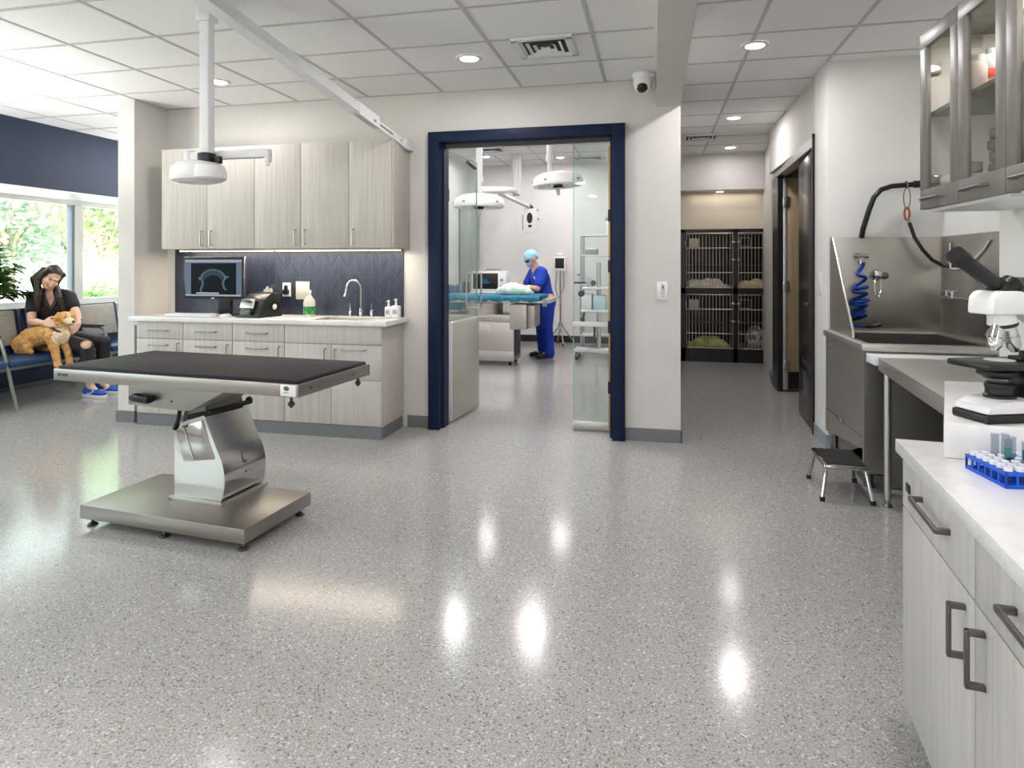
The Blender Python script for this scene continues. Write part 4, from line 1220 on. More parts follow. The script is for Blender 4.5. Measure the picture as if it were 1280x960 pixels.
M_CLOTHW = noisy('white_towel', (232, 231, 228), (220, 219, 215), (40, 40, 40), rough=.9)
M_CLOTHG = noisy('grey_green_cloth', (136, 142, 132), (124, 130, 120), (40, 40, 40), rough=.9)
folded('folded_towel', 'white folded towels at bottom of grey cabinet, behind left glass door', (1.28, 2.99, zb), .16, .16, .12, M_CLOTHW, 3)
folded('folded_drape', 'grey-green folded drapes at bottom of grey cabinet, behind second glass door', (1.335, 2.70, zb), .13, .22, .27, M_CLOTHG, 6)
folded('folded_towel', 'white folded cloth in front of the grey-green drapes in grey cabinet', (1.222, 2.68, zb), .08, .2, .08, M_CLOTHW, 2)
folded('folded_drape', 'grey-green folded drape in near grey cabinet at frame edge', (1.3, 2.2, zb), .2, .2, .16, M_CLOTHG, 4)
# ================================================================== HALL CAGES
CY = 9.42
t = thing('cage_bank', 'black bank of four wire-door animal cages at the end of the hall', 'animal cages', (.37, CY, 0))
b = MB()
XS = [(.07, .725), (.78, 1.435)]; ZS = [(.19, .975), (1.055, 1.85)]
b.box(0, .07, 0, .8, 0, 1.895); b.box(.725, .78, 0, .8, .0, 1.895); b.box(1.435, 1.5, 0, .8, 0, 1.895)
b.box(0, 1.5, 0, .8, 0, .19); b.box(0, 1.5, 0, .8, .975, 1.055); b.box(0, 1.5, 0, .8, 1.85, 1.895); b.box(.0, 1.5, .78, .8, .19, 1.85)
part('cage_frame', b, M_BLACKP, t)
M_WIRE = mat('cage_wire', (196, 188, 172), .35, .9)
for ri, (z0, z1) in enumerate(ZS):
    for ci, (x0, x1) in enumerate(XS):
        r_ = .006
        g = MB(); i_ = .012
        g.tube([(x0+i_, -.012, z0+i_), (x1-i_, -.012, z0+i_), (x1-i_, -.012, z1-i_), (x0+i_, -.012, z1-i_)], .0085, 8, closed=True)
        n = 14
        for k in range(1, n):
            xx = x0+(x1-x0)*k/n
            g.cyl((xx, -.012, z0+i_), (xx, -.012, z1-i_), .0042, seg=6)
        for zz in (z0+(z1-z0)*.28, z0+(z1-z0)*.72):
            g.cyl((x0+i_, -.016, zz), (x1-i_, -.016, zz), .0065, seg=8)
        d = part('cage_door', g, M_WIRE, t)
        hx = x0+.004 if ci == 0 else x1-.004
        lx_ = x1-.012 if ci == 0 else x0+.012
        for zz in (z1-.14, z1-.39):
            part('latch', MB().box(lx_-.018, lx_+.03 if ci == 0 else lx_+.018, -.03, -.012, zz-.014, zz+.014, .004), M_NICKEL, d)
        part('hinge', MB().cyl((hx, -.014, z1-.2), (hx, -.014, z1-.12), .012), M_NICKEL, d)
        if ci == 0:
            part('card_holder', MB().box(x0+.045, x0+.175, -.026, -.018, z1-.235, z1-.085, .002), mat('card_metal', (158, 150, 138), .5) if 'card_metal' not in MATS else MATS['card_metal'], d)
        else:
            part('card_holder', MB().tube([(x0+.03, -.02, z1-.08), (x0+.17, -.02, z1-.08), (x0+.17, -.02, z1-.2), (x0+.03, -.02, z1-.2)], .004, 6, closed=True), M_WIRE, d)
        part('cage_shelf', MB().box(x0+.1, x1-.1, .45, .76, z0+.32, z0+.335), M_DGREY, t)
def bedding(name, label, x, y, z, sx, sy, h, cols, seed):
    rnd = random.Random(seed)
    b = MB()
    for i in range(9):
        b.ball((rnd.uniform(-.36, .36)*sx, rnd.uniform(-.2, .2)*sy, h*.3), (sx*rnd.uniform(.14, .22), sy*.22, h*rnd.uniform(.35, .62)), seg=12, rings=8)
    b.box(-sx*.5, sx*.5, -sy*.4, sy*.4, 0, h*.3, .01, 3)
    o = solo(name, b, cols, label, 'bedding', (x, y, z))
    fuse(o, .013, 3)
    m_ = min((o.matrix_basis @ v.co).z for v in o.data.vertices)
    for v in o.data.vertices:
        v.co.z = max(v.co.z, 0) 
    return o
C_W = noisy('white_bedding', (230, 226, 218), (206, 200, 190), (14, 14, 14), rough=.9)
C_Y = noisy('tan_bedding', (214, 186, 128), (232, 220, 196), (16, 16, 16), rough=.9)
C_G = noisy('lime_bedding', (150, 170, 30), (206, 200, 150), (7, 7, 7), rough=.9)
C_M = noisy('mixed_blanket', (92, 116, 136), (208, 176, 160), (16, 16, 16), lo=.42, hi=.58, rough=.9)
bedding('blanket', 'white blanket inside the upper left cage', .77, 9.70, 1.056, .56, .35, .16, C_W, 1)
bedding('blanket', 'tan and white blanket inside the upper right cage', 1.47, 9.70, 1.056, .56, .35, .15, C_Y, 2)
bedding('blanket', 'lime green blanket inside the lower left cage', .77, 9.70, .191, .58, .35, .17, C_G, 3)
bedding('blanket', 'blue and pink patterned blanket inside the lower right cage', 1.52, 9.70, .191, .44, .36, .36, C_M, 4)
l = bpy.data.lights.new('cage_glow', 'AREA'); l.shape = 'RECTANGLE'; l.size = .9; l.size_y = .05; l.energy = 1.4; l.color = (1, .93, .84)
t = thing('cove_light', 'slim lit strip under the hall bulkhead above the cages', 'strip light', (.9, 9.33, 2.433))
part('housing', MB().box(-.05, .05, -.02, .02, -.012, 0, .003), M_WHITEP, t)
part('diffuser', MB().box(-.045, .045, -.016, .016, -.016, -.011), M_LEDS, t)
o = bpy.data.objects.new('cage_glow', l); COL.objects.link(o); o.location = (.95, 9.33, 2.41)

# light switch on the pier
t = thing('wall_switch', 'white wall switch plate with small red mark on grey pier', 'switch', (.063, 5.1, 1.19))
part('cover_plate', MB().box(-.042, .042, -.01, 0, -.07, .07, .003), M_WHITE, t)
part('rocker', MB().box(-.014, .016, -.014, -.01, -.03, .055, .003), mat('pinkish_white', (226, 206, 212), .4), t)
part('red_mark', MB().box(-.004, .008, -.0155, -.014, .015, .04), mat('red_mark', (150, 60, 80), .5), t)
part('indicator', MB().box(-.008, .006, -.0115, -.01, -.05, -.045).box(.02, .026, -.0115, -.01, -.046, -.041), M_GREY, t)
t = thing('wall_plate', 'small white blank plate on white wall left of the tub', 'wall plate', (1.285, 5.42, 1.25))
part('cover_plate', MB().box(-.008, 0, -.04, .04, -.09, .09, .003), M_WHITE, t)

# ================================================================== SURGERY
t = thing('operating_table', 'steel operating table draped in teal, with surgeon standing beside it', 'operating table', (-2.3, 8.66, 0))
b = MB(); b.box(-.62, .42, -.25, .22, .065, .60, .006)
part('pedestal', b, M_STEEL, t)
part('pedestal_door', MB().box(-.58, .10, -.256, -.248, .22, .56, .003), M_STEEL, t)
part('pedestal_side', MB().box(.42, .424, -.22, .20, .13, .57, .002), M_NICKELD, t)
part('plinth', MB().box(-.62, .43, -.262, -.25, .065, .20, .003), M_STEEL, t)
for (x, y) in ((-.55, -.18), (.36, -.18), (.36, .16), (-.55, .16)):
    part('caster', MB().cyl((x-.02, y, .03), (x+.02, y, .03), .03).cyl((x, y, .03), (x, y, .08), .014), M_BLACKP, t)
b = MB(); b.box(-.62, .40, -.24, .26, .60, .70, .006); b.cyl((-.05, -.0, .70), (-.05, 0, .86), .26, .26, 32)
part('lift_drum', b, M_STEEL, t)
part('drum_handle', MB().box(-.5, .05, -.262, -.235, .655, .675, .004), M_STEEL, t)
part('tilt_block', MB().box(.37, .60, -.26, .24, .505, .85, .008), M_STEEL, t)
part('tilt_cover', MB().box(.60, .71, -.20, .22, .53, .84, .02), M_STEELH, t)
b = MB(); b.box(-.62, .93, -.33, .37, .872, .892, .004); b.box(-.62, .93, -.345, -.33, .875, .905, .002); b.box(.86, .93, -.30, .34, .892, .93, .004)
part('table_frame', b, M_STEEL, t)
b = MB()
N = 44
top = []; 
rnd = random.Random(3)
for j in range(9):
    for i in range(N+1):
        x = -.62+1.42*i/N
        yy = [-.352, -.358, -.352, -.33, 0, .34, .372, .378, .372][j]
        zz = [.892+.012*math.sin(i*.9)+.008*math.sin(i*2.3), .925, .95, .972, .974, .972, .95, .92, .892][j]
        wob = .006*math.sin(i*1.1+j)+.004*math.sin(i*2.9+j*2)
        top.append((x, yy+(wob if j in (0, 1, 2, 6, 7, 8) else 0), zz+(.004*math.sin(i*.7+j) if j in (3, 4, 5) else 0)))
b._add(top, [(j*(N+1)+i, j*(N+1)+i+1, (j+1)*(N+1)+i+1, (j+1)*(N+1)+i) for j in range(8) for i in range(N)], True)
x = .80
b.box(-.62, .80, -.335, .355, .893, .968, .004)
part('teal_drape', b, M_TEAL, t, 'teal surgical drape')
part('end_clamp', MB().box(.84, .90, -.36, -.33, .83, .93, .004), M_GREY, t)

rnd = random.Random(11)
b = MB()
b.ball((0, 0, .05), (.20, .14, .10)); b.ball((.12, -.01, .04), (.12, .12, .085)); b.ball((-.14, .0, .035), (.11, .12, .07)); b.ball((.02, -.02, .10), (.09, .08, .06)); b.ball((-.05, .03, .10), (.06, .06, .06)); b.ball((.20, .0, .03), (.07, .1, .05))
for i in range(12):
    b.ball((rnd.uniform(-.2, .2), rnd.uniform(-.1, .1), rnd.uniform(.02, .1)), (.05, .03, .035), Matrix.Rotation(rnd.uniform(0, 3), 4, 'Z'), 10, 8)
o = solo('draped_patient', b, noisy('pale_green_drape', (236, 241, 234), (182, 210, 192), (9, 9, 9), lo=.44, hi=.60, rough=.85), 'patient bundled under pale green and white drapes on the teal table', 'draped patient', (-1.93, 8.62, .981))
fuse(o, .012, 2)
for v in o.data.vertices: v.co.z = max(v.co.z, 0)

t = thing('monitor_cart', 'white cart behind the operating table carrying the monitor', 'cart', (-2.52, 9.62, 0))
b = MB(); b.box(-.32, .32, -.22, .22, .92, .95, .006); b.box(-.30, .30, -.20, .20, .35, .38, .006); b.box(-.3, .3, -.2, .2, .10, .14, .006)
part('shelf', b, M_WHITEP, t)
for (x, y) in ((-.29, -.19), (.29, -.19), (.29, .19), (-.29, .19)):
    part('post', MB().box(x-.015, x+.015, y-.015, y+.015, .06, .95), M_WHITEP, t)
    part('caster', MB().cyl((x-.015, y, .035), (x+.015, y, .035), .035), M_BLACKP, t)
t = thing('patient_monitor', 'white-cased monitor with dark teal-lit screen behind the operating table', 'monitor', (-2.52, 9.58, .95))
part('case', MB().box(-.29, .27, -.04, .24, .02, .335, .015), M_WHITE, t)
part('foot', MB().box(-.2, .2, -.02, .2, 0, .022), M_GREY, t)
part('screen', MB().box(-.265, .14, -.044, -.039, .06, .305, .003), M_BLACK, t)
b = MB(); b.ball((-.06, -.045, .16), (.075, .002, .02)); b.ball((-.07, -.045, .20), (.05, .002, .012))
part('screen_trace', b, scr('trace_teal', (40, 130, 150), .5), t)
part('carry_handle', MB().tube([(-.1, .1, .33), (-.08, .1, .365), (.14, .1, .365), (.16, .1, .33)], .01, 8), M_GREY, t)
part('side_knob', MB().cyl((.2, -.06, .1), (.2, -.04, .1), .02).cyl((.2, -.06, .2), (.2, -.04, .2), .02), M_GREY, t)
t = thing('keyboard', 'white keyboard on edge of monitor cart behind the operating table', 'keyboard', (-2.58, 9.47, .95))
part('case', MB().box(-.2, .2, -.06, .06, 0, .03, .006), M_WHITE, t)
part('keys', MB().box(-.18, .18, -.045, .045, .03, .034), M_GREY, t)

# surgical lamps on ceiling poles
def op_lamp(x, y, z, label, tilt, poleoff):
    t = thing('surgical_lamp', label, 'surgical lamp', (x, y, z), 0, 'dome surgical lamps')
    m = Matrix.Rotation(R(tilt), 4, 'Y')
    b = MB()
    b.lathe([(0, .155), (.13, .15), (.21, .135), (.265, .105), (.298, .06), (.305, .015), (.296, -.005), (.27, -.015), (.262, -.005), (.25, .01)], (0, 0, 0), 44, m)
    part('dome', b, MATS['dome_white'] if 'dome_white' in MATS else mat('dome_white', (246, 246, 244), .3), t)
    part('lamp_glass', MB().lathe([(0, .0), (.255, .004), (.25, .012), (0, .012)], (0, 0, 0), 40, m), mat('lamp_glass', (128, 156, 154), .12) if 'lamp_glass' not in MATS else MATS['lamp_glass'], t)
    b = MB()
    for k in range(7):
        a = 2*PI*k/7
        b.lathe([(0, -.004), (.045, -.003), (.05, .002), (.05, .006)], m @ V((math.cos(a)*.17, math.sin(a)*.17, 0)), 16, m)
    part('lamp_lens', b, MATS['lens_glass'] if 'lens_glass' in MATS else mat('lens_glass', (206, 226, 224), .1), t)
    part('sterile_handle', MB().lathe([(0, -.12), (.018, -.118), (.022, -.10), (.024, -.04), (.045, -.03), (.05, 0), (0, 0)], (0, 0, 0), 20, m), M_WHITEP, t)
    part('handle_ring', MB().lathe([(.046, -.032), (.056, -.02), (.056, -.002), (.03, .0)], (0, 0, 0), 20, m), M_BLACK, t)
    px_, py_ = poleoff
    part('ceiling_pole', MB().cyl((px_, py_, .28), (px_, py_, 3.2-z), .038, seg=18).cyl((px_, py_, .1), (px_, py_, .28), .026, seg=16), M_WHITEP, t)
    part('pole_joint', MB().cyl((px_, py_, .30), (px_, py_, .36), .048, seg=18), M_WHITEP, t)
    part('ceiling_plate', MB().lathe([(0, 3.12-z), (.14, 3.12-z), (.15, 3.14-z), (.15, 3.2-z), (0, 3.2-z)], (px_, py_, 0), 24), M_WHITEP, t)
    for a in (200, 250, 330):
        part('dome_clip', MB().ball(m @ V((math.cos(R(a))*.292, math.sin(R(a))*.292, .045)), (.022, .022, .014), seg=10, rings=6), M_GREY, t)
    return t
op_lamp(-2.035, 7.23, 2.08, 'white dome surgical lamp above operating table, lower left one', 0, (0, 0))
op_lamp(-1.12, 7.44, 2.335, 'white dome surgical lamp, higher right one beside glass side panel', -3, (-.10, 0))

t = thing('ceiling_boom', 'white ceiling boom column with arms behind the left surgical lamp', 'boom', (-2.21, 10.1, 3.2))
part('boom_column', MB().box(-.06, .07, -.07, .07, -.66, 0, .01), M_WHITEP, t)
part('column_cover', MB().box(-.035, .03, -.085, -.07, -.62, -.12, .006), M_WHITE, t)
o3 = V((-2.21, 10.1, 3.2))
part('boom_arm', MB().tube([V((-2.06, 7.33, 2.29))-o3, V((-2.24, 9.9, 2.60))-o3, V((-2.21, 10.05, 2.60))-o3], [.045, .045, .05], 12), M_WHITEP, t)
part('boom_arm', MB().tube([V((-2.30, 9.2, 2.48))-o3, V((-2.05, 10.35, 2.36))-o3, V((-2.03, 10.38, 2.36))-o3], .032, 12), M_WHITEP, t)
part('boom_joint', MB().cyl((0, 0, -.68), (0, 0, -.60), .06), M_GREY, t)
t = thing('hanging_screen', 'white hanging panel with black oval window on boom arm', 'monitor', (-2.03, 10.38, 2.13))
part('panel', MB().box(-.105, .105, -.03, .03, -.22, .20, .012), M_WHITE, t)
part('window', MB().ball((-.005, -.032, .04), (.05, .004, .09)), M_BLACK, t)
part('button', MB().box(-.03, .03, -.035, -.03, -.115, -.075, .004), M_BLACK, t)
part('hanger', MB().box(-.05, .05, -.03, .03, .2, .24, .006).ball((0, -.02, .235), .035), M_DGREY, t)
part('side_rail', MB().cyl((-.13, -.01, -.16), (-.13, -.01, .10), .008).cyl((.13, -.01, .02), (.15, -.01, .02), .02).cyl((.12, -.01, .17), (.14, -.01, .17), .02), M_GREY, t)

t = thing('monitor_stand', 'slim rolling stand with small screen box by surgery back wall', 'stand', (-1.59, 10.85, 0))
part('screen_box', MB().box(-.12, .10, -.05, .05, 1.28, 1.53, .012), M_WHITE, t)
part('screen', MB().box(-.085, .07, -.054, -.05, 1.325, 1.50, .004), M_BLACK, t)
part('lamp_head', MB().ball((-.01, 0, 1.56), (.06, .04, .045)), M_WHITE, t)
part('pole', MB().cyl((0, 0, .22), (0, 0, 1.28), .018), M_CHROME, t)
for a in (20, 110, 200, 290):
    l_ = part('leg', MB().tube([(0, 0, .42), (math.cos(R(a))*.06, math.sin(R(a))*.06, .28), (math.cos(R(a))*.24, math.sin(R(a))*.24, .05)], .012, 8), M_CHROME, t)
    part('caster', MB().cyl((math.cos(R(a))*.24-.01, math.sin(R(a))*.24, .03), (math.cos(R(a))*.24+.01, math.sin(R(a))*.24, .03), .03), M_DGREY, l_)
part('cable', MB().tube([(-.06, -.02, 1.28), (-.08, -.03, 1.0), (-.05, -.04, .85), (0, -.03, .80), (.0, -.02, .7)], .01, 8), M_GREY, t)
part('cable', MB().tube([(.05, .0, 1.28), (.07, -.02, 1.05), (.05, -.03, .95), (.02, -.02, .9)], .008, 8), M_GREY, t)
t = thing('hand_dispenser', 'small white box device on wall of surgery at right of screen stand', 'device', (-1.26, 11.2, 1.22))
part('body', MB().box(-.05, .05, -.08, 0, -.06, .06, .01), M_WHITE, t)
part('spout', MB().box(-.07, .0, -.09, -.03, -.02, .0, .004), M_DGREY, t)

# cart and shelf seen through the side panel
t = thing('anaesthesia_cart', 'white medical cart on casters behind the glass side panel', 'cart', (-.85, 9.35, 0))
b = MB(); b.prism([(-.30, -.16), (-.05, -.07), (.16, -.16), (.30, -.1), (.30, .1), (.16, .16), (-.05, .07), (-.30, .16)], .10, .155, None, .01)
part('base', b, M_WHITEP, t)
for (x, y) in ((-.26, -.13), (-.26, .13), (.22, -.12), (.22, .12)):
    part('caster', MB().cyl((x-.022, y, .05), (x+.022, y, .05), .05).box(x-.02, x+.02, y-.02, y+.02, .07, .11, .004), M_DGREY, t)
part('column', MB().cyl((.05, 0, .15), (.05, 0, 1.42), .032), M_STEEL, t)
part('shelf', MB().box(-.20, .26, -.18, .18, .695, .735, .01), M_WHITEP, t)
part('shelf', MB().box(-.18, .26, -.18, .18, 1.03, 1.06, .01), M_WHITEP, t)
part('drawer_box', MB().box(-.19, -.04, -.16, .14, .736, .96, .01), M_WHITE, t)
part('gas_block', MB().box(-.02, .16, -.15, .12, .736, .94, .012), mat('pale_blue_case', (186, 208, 222), .4), t)
part('bellows', MB().lathe([(0, 1.06), (.05, 1.06), (.055, 1.10), (.05, 1.12), (.055, 1.15), (.03, 1.19), (0, 1.19)], (-.08, 0, 0), 18), M_GLASST, t)
part('gauge', MB().cyl((-.02, -.12, 1.12), (-.02, -.08, 1.12), .04).cyl((-.19, -.03, .58), (-.19, .03, .58), .03), M_DGREY, t)
part('hose', MB().tube([(-.15, -.1, .70), (-.17, -.14, .6), (-.13, -.14, .5), (-.02, -.12, .52), (.0, -.1, .45), (-.01, -.08, .3)], .018, 10), M_DGREY, t)
t = thing('supply_shelf', 'tall steel wire shelf unit in surgery, behind white medical cart', 'shelf', (-.80, 9.85, 0))
for (x, y) in ((-.30, -.15), (.40, -.15), (.40, .2), (-.30, .2)):
    part('post', MB().cyl((x, y, 0), (x, y, 1.86), .016), M_STEEL, t)
for zz in (.3, 1.08, 1.53, 1.84):
    part('shelf', MB().box(-.32, .42, -.17, .22, zz-.012, zz+.012, .003), M_WHITEP, t)
def simple_box(name, label, cat, loc, s, m, group=None, lid=None):
    t = thing(name, label, cat, loc, 0, group)
    x, y, z = s
    part('body', MB().box(-x/2, x/2, -y/2, y/2, 0, z*.8, min(x, y, z)*.1), m, t)
    part('lid', MB().box(-x/2-.004, x/2+.004, -y/2-.004, y/2+.004, z*.8, z, min(x, y, z)*.08), lid or M_WHITE, t)
    return t
simple_box('storage_bin', 'grey-lidded bin on top shelf of steel unit in surgery', 'bin', (-.66, 9.82, 1.8525), (.14, .2, .26), M_WHITE, None, M_GREY)
simple_box('storage_bin', 'dark upright case on top shelf of steel unit in surgery', 'case', (-.50, 9.82, 1.8525), (.09, .22, .30), M_DGREY, None, M_DGREY)
simple_box('storage_bin', 'clear bin on second shelf of steel unit in surgery', 'bin', (-.95, 9.82, 1.5425), (.18, .2, .0-(-.1)), M_GREY)
simple_box('supply_box', 'green and white box on second shelf of steel unit in surgery', 'box', (-.58, 9.82, 1.5425), (.12, .2, .2), mat('pale_green_box', (150, 186, 150), .5))
simple_box('supply_box', 'white box on third shelf of steel unit in surgery', 'box', (-.6, 9.82, 1.0925), (.2, .2, .3), M_WHITE)

# left side of surgery, seen through the open glass leaf
t = thing('surgery_cabinet', 'tall narrow grey cabinet in the far left corner of surgery', 'cabinet', (-3.23, 10.85, 0))
M_SAGE = mat('sage_cabinet', (158, 164, 160), .5)
part('body', MB().box(-.10, .10, -.25, .3, 0, 2.5, .004), M_SAGE, t)
part('door', MB().box(-.095, .095, -.27, -.25, .08, 2.47, .003), M_SAGE, t)
part('handle', MB().cyl((.07, -.278, 1.0), (.07, -.278, 1.2), .008), M_NICKEL, t)
t = thing('instrument_trolley', 'blue-topped instrument trolley left of the operating table in surgery', 'trolley', (-3.08, 9.62, 0))
b = MB(); b.box(-.26, .22, -.4, .4, .88, .91, .006); b.box(-.24, .2, -.38, .38, .3, .33, .006)
part('shelf', b, M_STEEL, t)
for (x, y) in ((-.24, -.37), (.2, -.37), (.2, .37), (-.24, .37)):
    part('leg', MB().cyl((x, y, 0), (x, y, .9), .014), M_STEEL, t)
part('drape', MB().box(-.25, .21, -.39, .39, .911, .925, .004).box(-.25, .21, -.405, -.39, .7, .92, .003).box(.21, .225, -.39, .39, .72, .92, .003), M_TEAL, t)
simple_box('instrument_case', 'blue plastic case on the instrument trolley in surgery', 'case', (-3.11, 9.47, .926), (.2, .24, .16), mat('steel_blue_case', (58, 104, 138), .4), None, M_GREY)
t = thing('suction_jar', 'dark glass jar on the instrument trolley in surgery', 'jar', (-2.99, 9.84, .926))
part('jar_body', MB().lathe([(0, 0), (.055, 0), (.06, .02), (.06, .16), (.04, .19), (0, .19)], seg=18), M_DGREY, t)
part('lid', MB().cyl((0, 0, .19), (0, 0, .22), .045), M_GREY, t)
t = thing('wall_gauge', 'dark oval gauge mounted on the left wall of surgery', 'gauge', (-3.35, 9.3, 1.55))
part('dial', MB().ball((.02, 0, 0), (.03, .06, .12)), M_DGREY, t)
part('tubing', MB().tube([(.02, 0, -.1), (.03, -.03, -.25), (.03, .0, -.4), (.03, .05, -.5)], .01, 8), M_DGREY, t)
# ================================================================== WAITING AREA
M_SEAT = mat('navy_vinyl', (24, 56, 98), .38)
M_SEATB = mat('navy_shell', (26, 44, 76), .5)
M_GREYV = noisy('grey_upholstery', (158, 152, 146), (144, 139, 133), (30, 30, 30), rough=.6)
M_LEGG = mat('bench_metal', (132, 140, 128), .35, .7)
BX = -5.98
SY = [(4.16, 4.78), (4.80, 5.32), (5.34, 5.94), (5.96, 6.56)]
t = thing('waiting_bench', 'row of navy waiting seats with grey back pads under the window', 'bench', (BX, 5.34, 0))
def sy(v): return v-5.34
for i, (a, c) in enumerate(SY):
    a, c = sy(a), sy(c)
    b = MB(); b.box(-.50, 0, a, c, .405, .475, .022, 3)
    part('seat', b, M_SEAT, t)
    b = MB()
    b.prism([(-.50, .43), (-.455, .43), (-.55, .93), (-.595, .93)], a+.005, c-.005, MXZ, .008)
    part('backrest', b, M_SEATB, t)
    b = MB()
    b.prism([(-.478, .565), (-.445, .565), (-.512, .918), (-.545, .918)], a+.045, c-.07, MXZ, .012)
    part('back_pad', b, M_GREYV, t)
part('seat_beam', MB().box(-.32, -.2, sy(4.1), sy(6.6), .345, .405, .006), M_LEGG, t)
part('apron_panel', MB().box(-.50, -.48, sy(4.16), sy(6.56), .14, .40, .003), M_SEATB, t)
for a in (4.14, 4.79, 5.95, 6.58):
    y_ = sy(a)
    b = MB(); b.tube([(-.52, y_, .66), (-.40, y_, .69), (-.16, y_, .685), (-.10, y_, .66), (-.06, y_+.01, .50), (.0, y_+.035, .18), (.035, y_+.05, .0)], .017, 10)
    part('leg', b, M_LEGG, t)
    part('armrest', MB().box(-.48, -.12, y_-.028, y_+.028, .69, .718, .011), M_DGREY, t)
    part('leg', MB().tube([(-.48, y_, .43), (-.50, y_, .2), (-.52, y_, 0)], .017, 10), M_LEGG, t)

# plant behind the seats
t = thing('potted_plant', 'leafy green potted tree with twisted trunk behind the waiting seats', 'plant', (-6.72, 5.14, 0))
part('pot', MB().lathe([(0, 0), (.11, 0), (.15, .38), (.155, .42), (.14, .42), (.135, .38), (0, .37)], seg=26), mat('plant_pot', (70, 66, 62), .6), t)
part('soil', MB().lathe([(0, .37), (.136, .37), (.136, .385), (0, .39)], seg=22), mat('soil', (46, 36, 28), .9), t)
M_BARK = noisy('plant_bark', (138, 104, 74), (110, 80, 56), (40, 40, 10), rough=.8)
b = MB()
for k in range(3):
    pts = [(math.cos(u*9+k*2.1)*.032*(1-u*.3), math.sin(u*9+k*2.1)*.032*(1-u*.3), .38+u*.85) for u in [i/24 for i in range(25)]]
    b.tube(pts, [.022-.008*i/24 for i in range(25)], 8)
brs = []
rnd = random.Random(5)
for k in range(15):
    a = rnd.uniform(0, 2*PI); el = rnd.uniform(.15, 1.2); L_ = rnd.uniform(.22, .46)
    p0 = V((0, 0, rnd.uniform(.98, 1.24)))
    p2 = p0+V((math.cos(a)*math.cos(el), math.sin(a)*math.cos(el)*.8, math.sin(el)))*L_
    if p2.x < -.10: p2.x = -.10+.1*rnd.random()
    p2.x = min(p2.x, .26); p2.y = min(p2.y, .24)
    b.tube([p0, p0.lerp(p2, .5)+V((0, 0, .03)), p2], [.009, .007, .004], 6)
    brs.append((p0, p2))
part('trunk', b, M_BARK, t)
M_LEAF = noisy('plant_leaf', (82, 122, 54), (50, 92, 38), (12, 12, 12), rough=.4)
def leaf(mb, base, d, L_, w_, droop=.35, nrm=None):
    d = V(d).normalized(); s_ = d.cross(V((0, 0, 1)))
    if s_.length < .05: s_ = V((1, 0, 0))
    s_.normalize()
    vs = []; up = s_.cross(d)
    prof = [(0, .08), (.25, .8), (.5, 1), (.75, .7), (1, .03)]
    for (u, w) in prof:
        c = base+d*L_*u-V((0, 0, 1))*droop*L_*u*u
        vs += [c-s_*w_*w*.5+up*.1*w_, c-up*.04*w_, c+s_*w_*w*.5+up*.1*w_]
    fs = []
    for i in range(4):
        fs += [(i*3, i*3+1, i*3+4, i*3+3), (i*3+1, i*3+2, i*3+5, i*3+4)]
    mb._add(vs, fs, True)
leafy(M_LEAF)
b = MB()
for (p0, p2) in brs:
    for c in range(5):
        q = p0.lerp(p2, .45+.55*c/4)
        for k in range(6):
            a = rnd.uniform(0, 2*PI)
            d = V((math.cos(a), math.sin(a), rnd.uniform(-.25, .5)))+(p2-p0).normalized()*.4
            tip = q+d.normalized()*.16
            if tip.x < -.16: d.x = abs(d.x)
            leaf(b, q, d, rnd.uniform(.11, .18), rnd.uniform(.04, .062))
f = part('foliage', b, M_LEAF, t); f['kind'] = 'stuff'

# ================================================================== OUTSIDE THE WINDOW
struct('ground', MB().box(-60, -7.2, -40, 45, -.3, -.2), mat('pale_paving', (206, 200, 188), .9))
struct('bright_ground_screen', MB().box(-31, -30.6, 0, 45, -.2, 2.1), mat('bright_ground_white', (236, 234, 228), .9))  # white slab added to stand in for overexposed sunlit ground
M_TBARK = mat('tree_bark', (150, 140, 126), .9)
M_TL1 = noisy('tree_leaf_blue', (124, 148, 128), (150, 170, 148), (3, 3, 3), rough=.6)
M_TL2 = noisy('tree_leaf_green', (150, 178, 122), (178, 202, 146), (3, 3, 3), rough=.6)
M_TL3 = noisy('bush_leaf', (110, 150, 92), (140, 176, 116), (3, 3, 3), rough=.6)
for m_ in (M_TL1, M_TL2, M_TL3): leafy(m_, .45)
def tree(name, label, cat, x, y, h, rx, rz_, m, n, seed, size=.16, z0=-.2):
    rnd = random.Random(seed)
    t = thing(name, label, cat, (x, y, z0), 0, None)
    b = MB()
    b.tube([(0, 0, 0), (.05, .02, h*.35), (0, .05, h*.7)], [.14, .10, .05], 8)
    for k in range(6):
        a = k*1.05
        b.tube([(0, 0, h*.3), (math.cos(a)*rx*.35, math.sin(a)*rx*.35, h*.55), (math.cos(a)*rx*.65, math.sin(a)*rx*.65, h*.72)], [.06, .04, .02], 6)
    part('trunk', b, M_TBARK, t)
    b = MB()
    cl = []
    for k in range(26):
        u = V((rnd.gauss(0, 1), rnd.gauss(0, 1), rnd.gauss(0, 1))).normalized()*rnd.uniform(.35, .9)
        cl.append(V((u.x*rx, u.y*rx, h-rz_+u.z*rz_)))
    for i in range(n):
        c = rnd.choice(cl)
        p = c+V((rnd.gauss(0, .22)*rx, rnd.gauss(0, .22)*rx, rnd.gauss(0, .2)*rz_))
        q = Quaternion((rnd.gauss(0, 1), rnd.gauss(0, 1), rnd.gauss(0, 1), rnd.gauss(0, 1))).normalized()
        s_ = size*rnd.uniform(.6, 1.3)
        vs = [p+q @ V(v)*s_ for v in ((-.5, 0, 0), (0, -.28, .05), (.5, 0, 0), (0, .28, .05))]
        b._add(vs, [(0, 1, 2, 3)], True)
    f = part('foliage', b, m, t, sharp=None); f['kind'] = 'stuff'
    return t
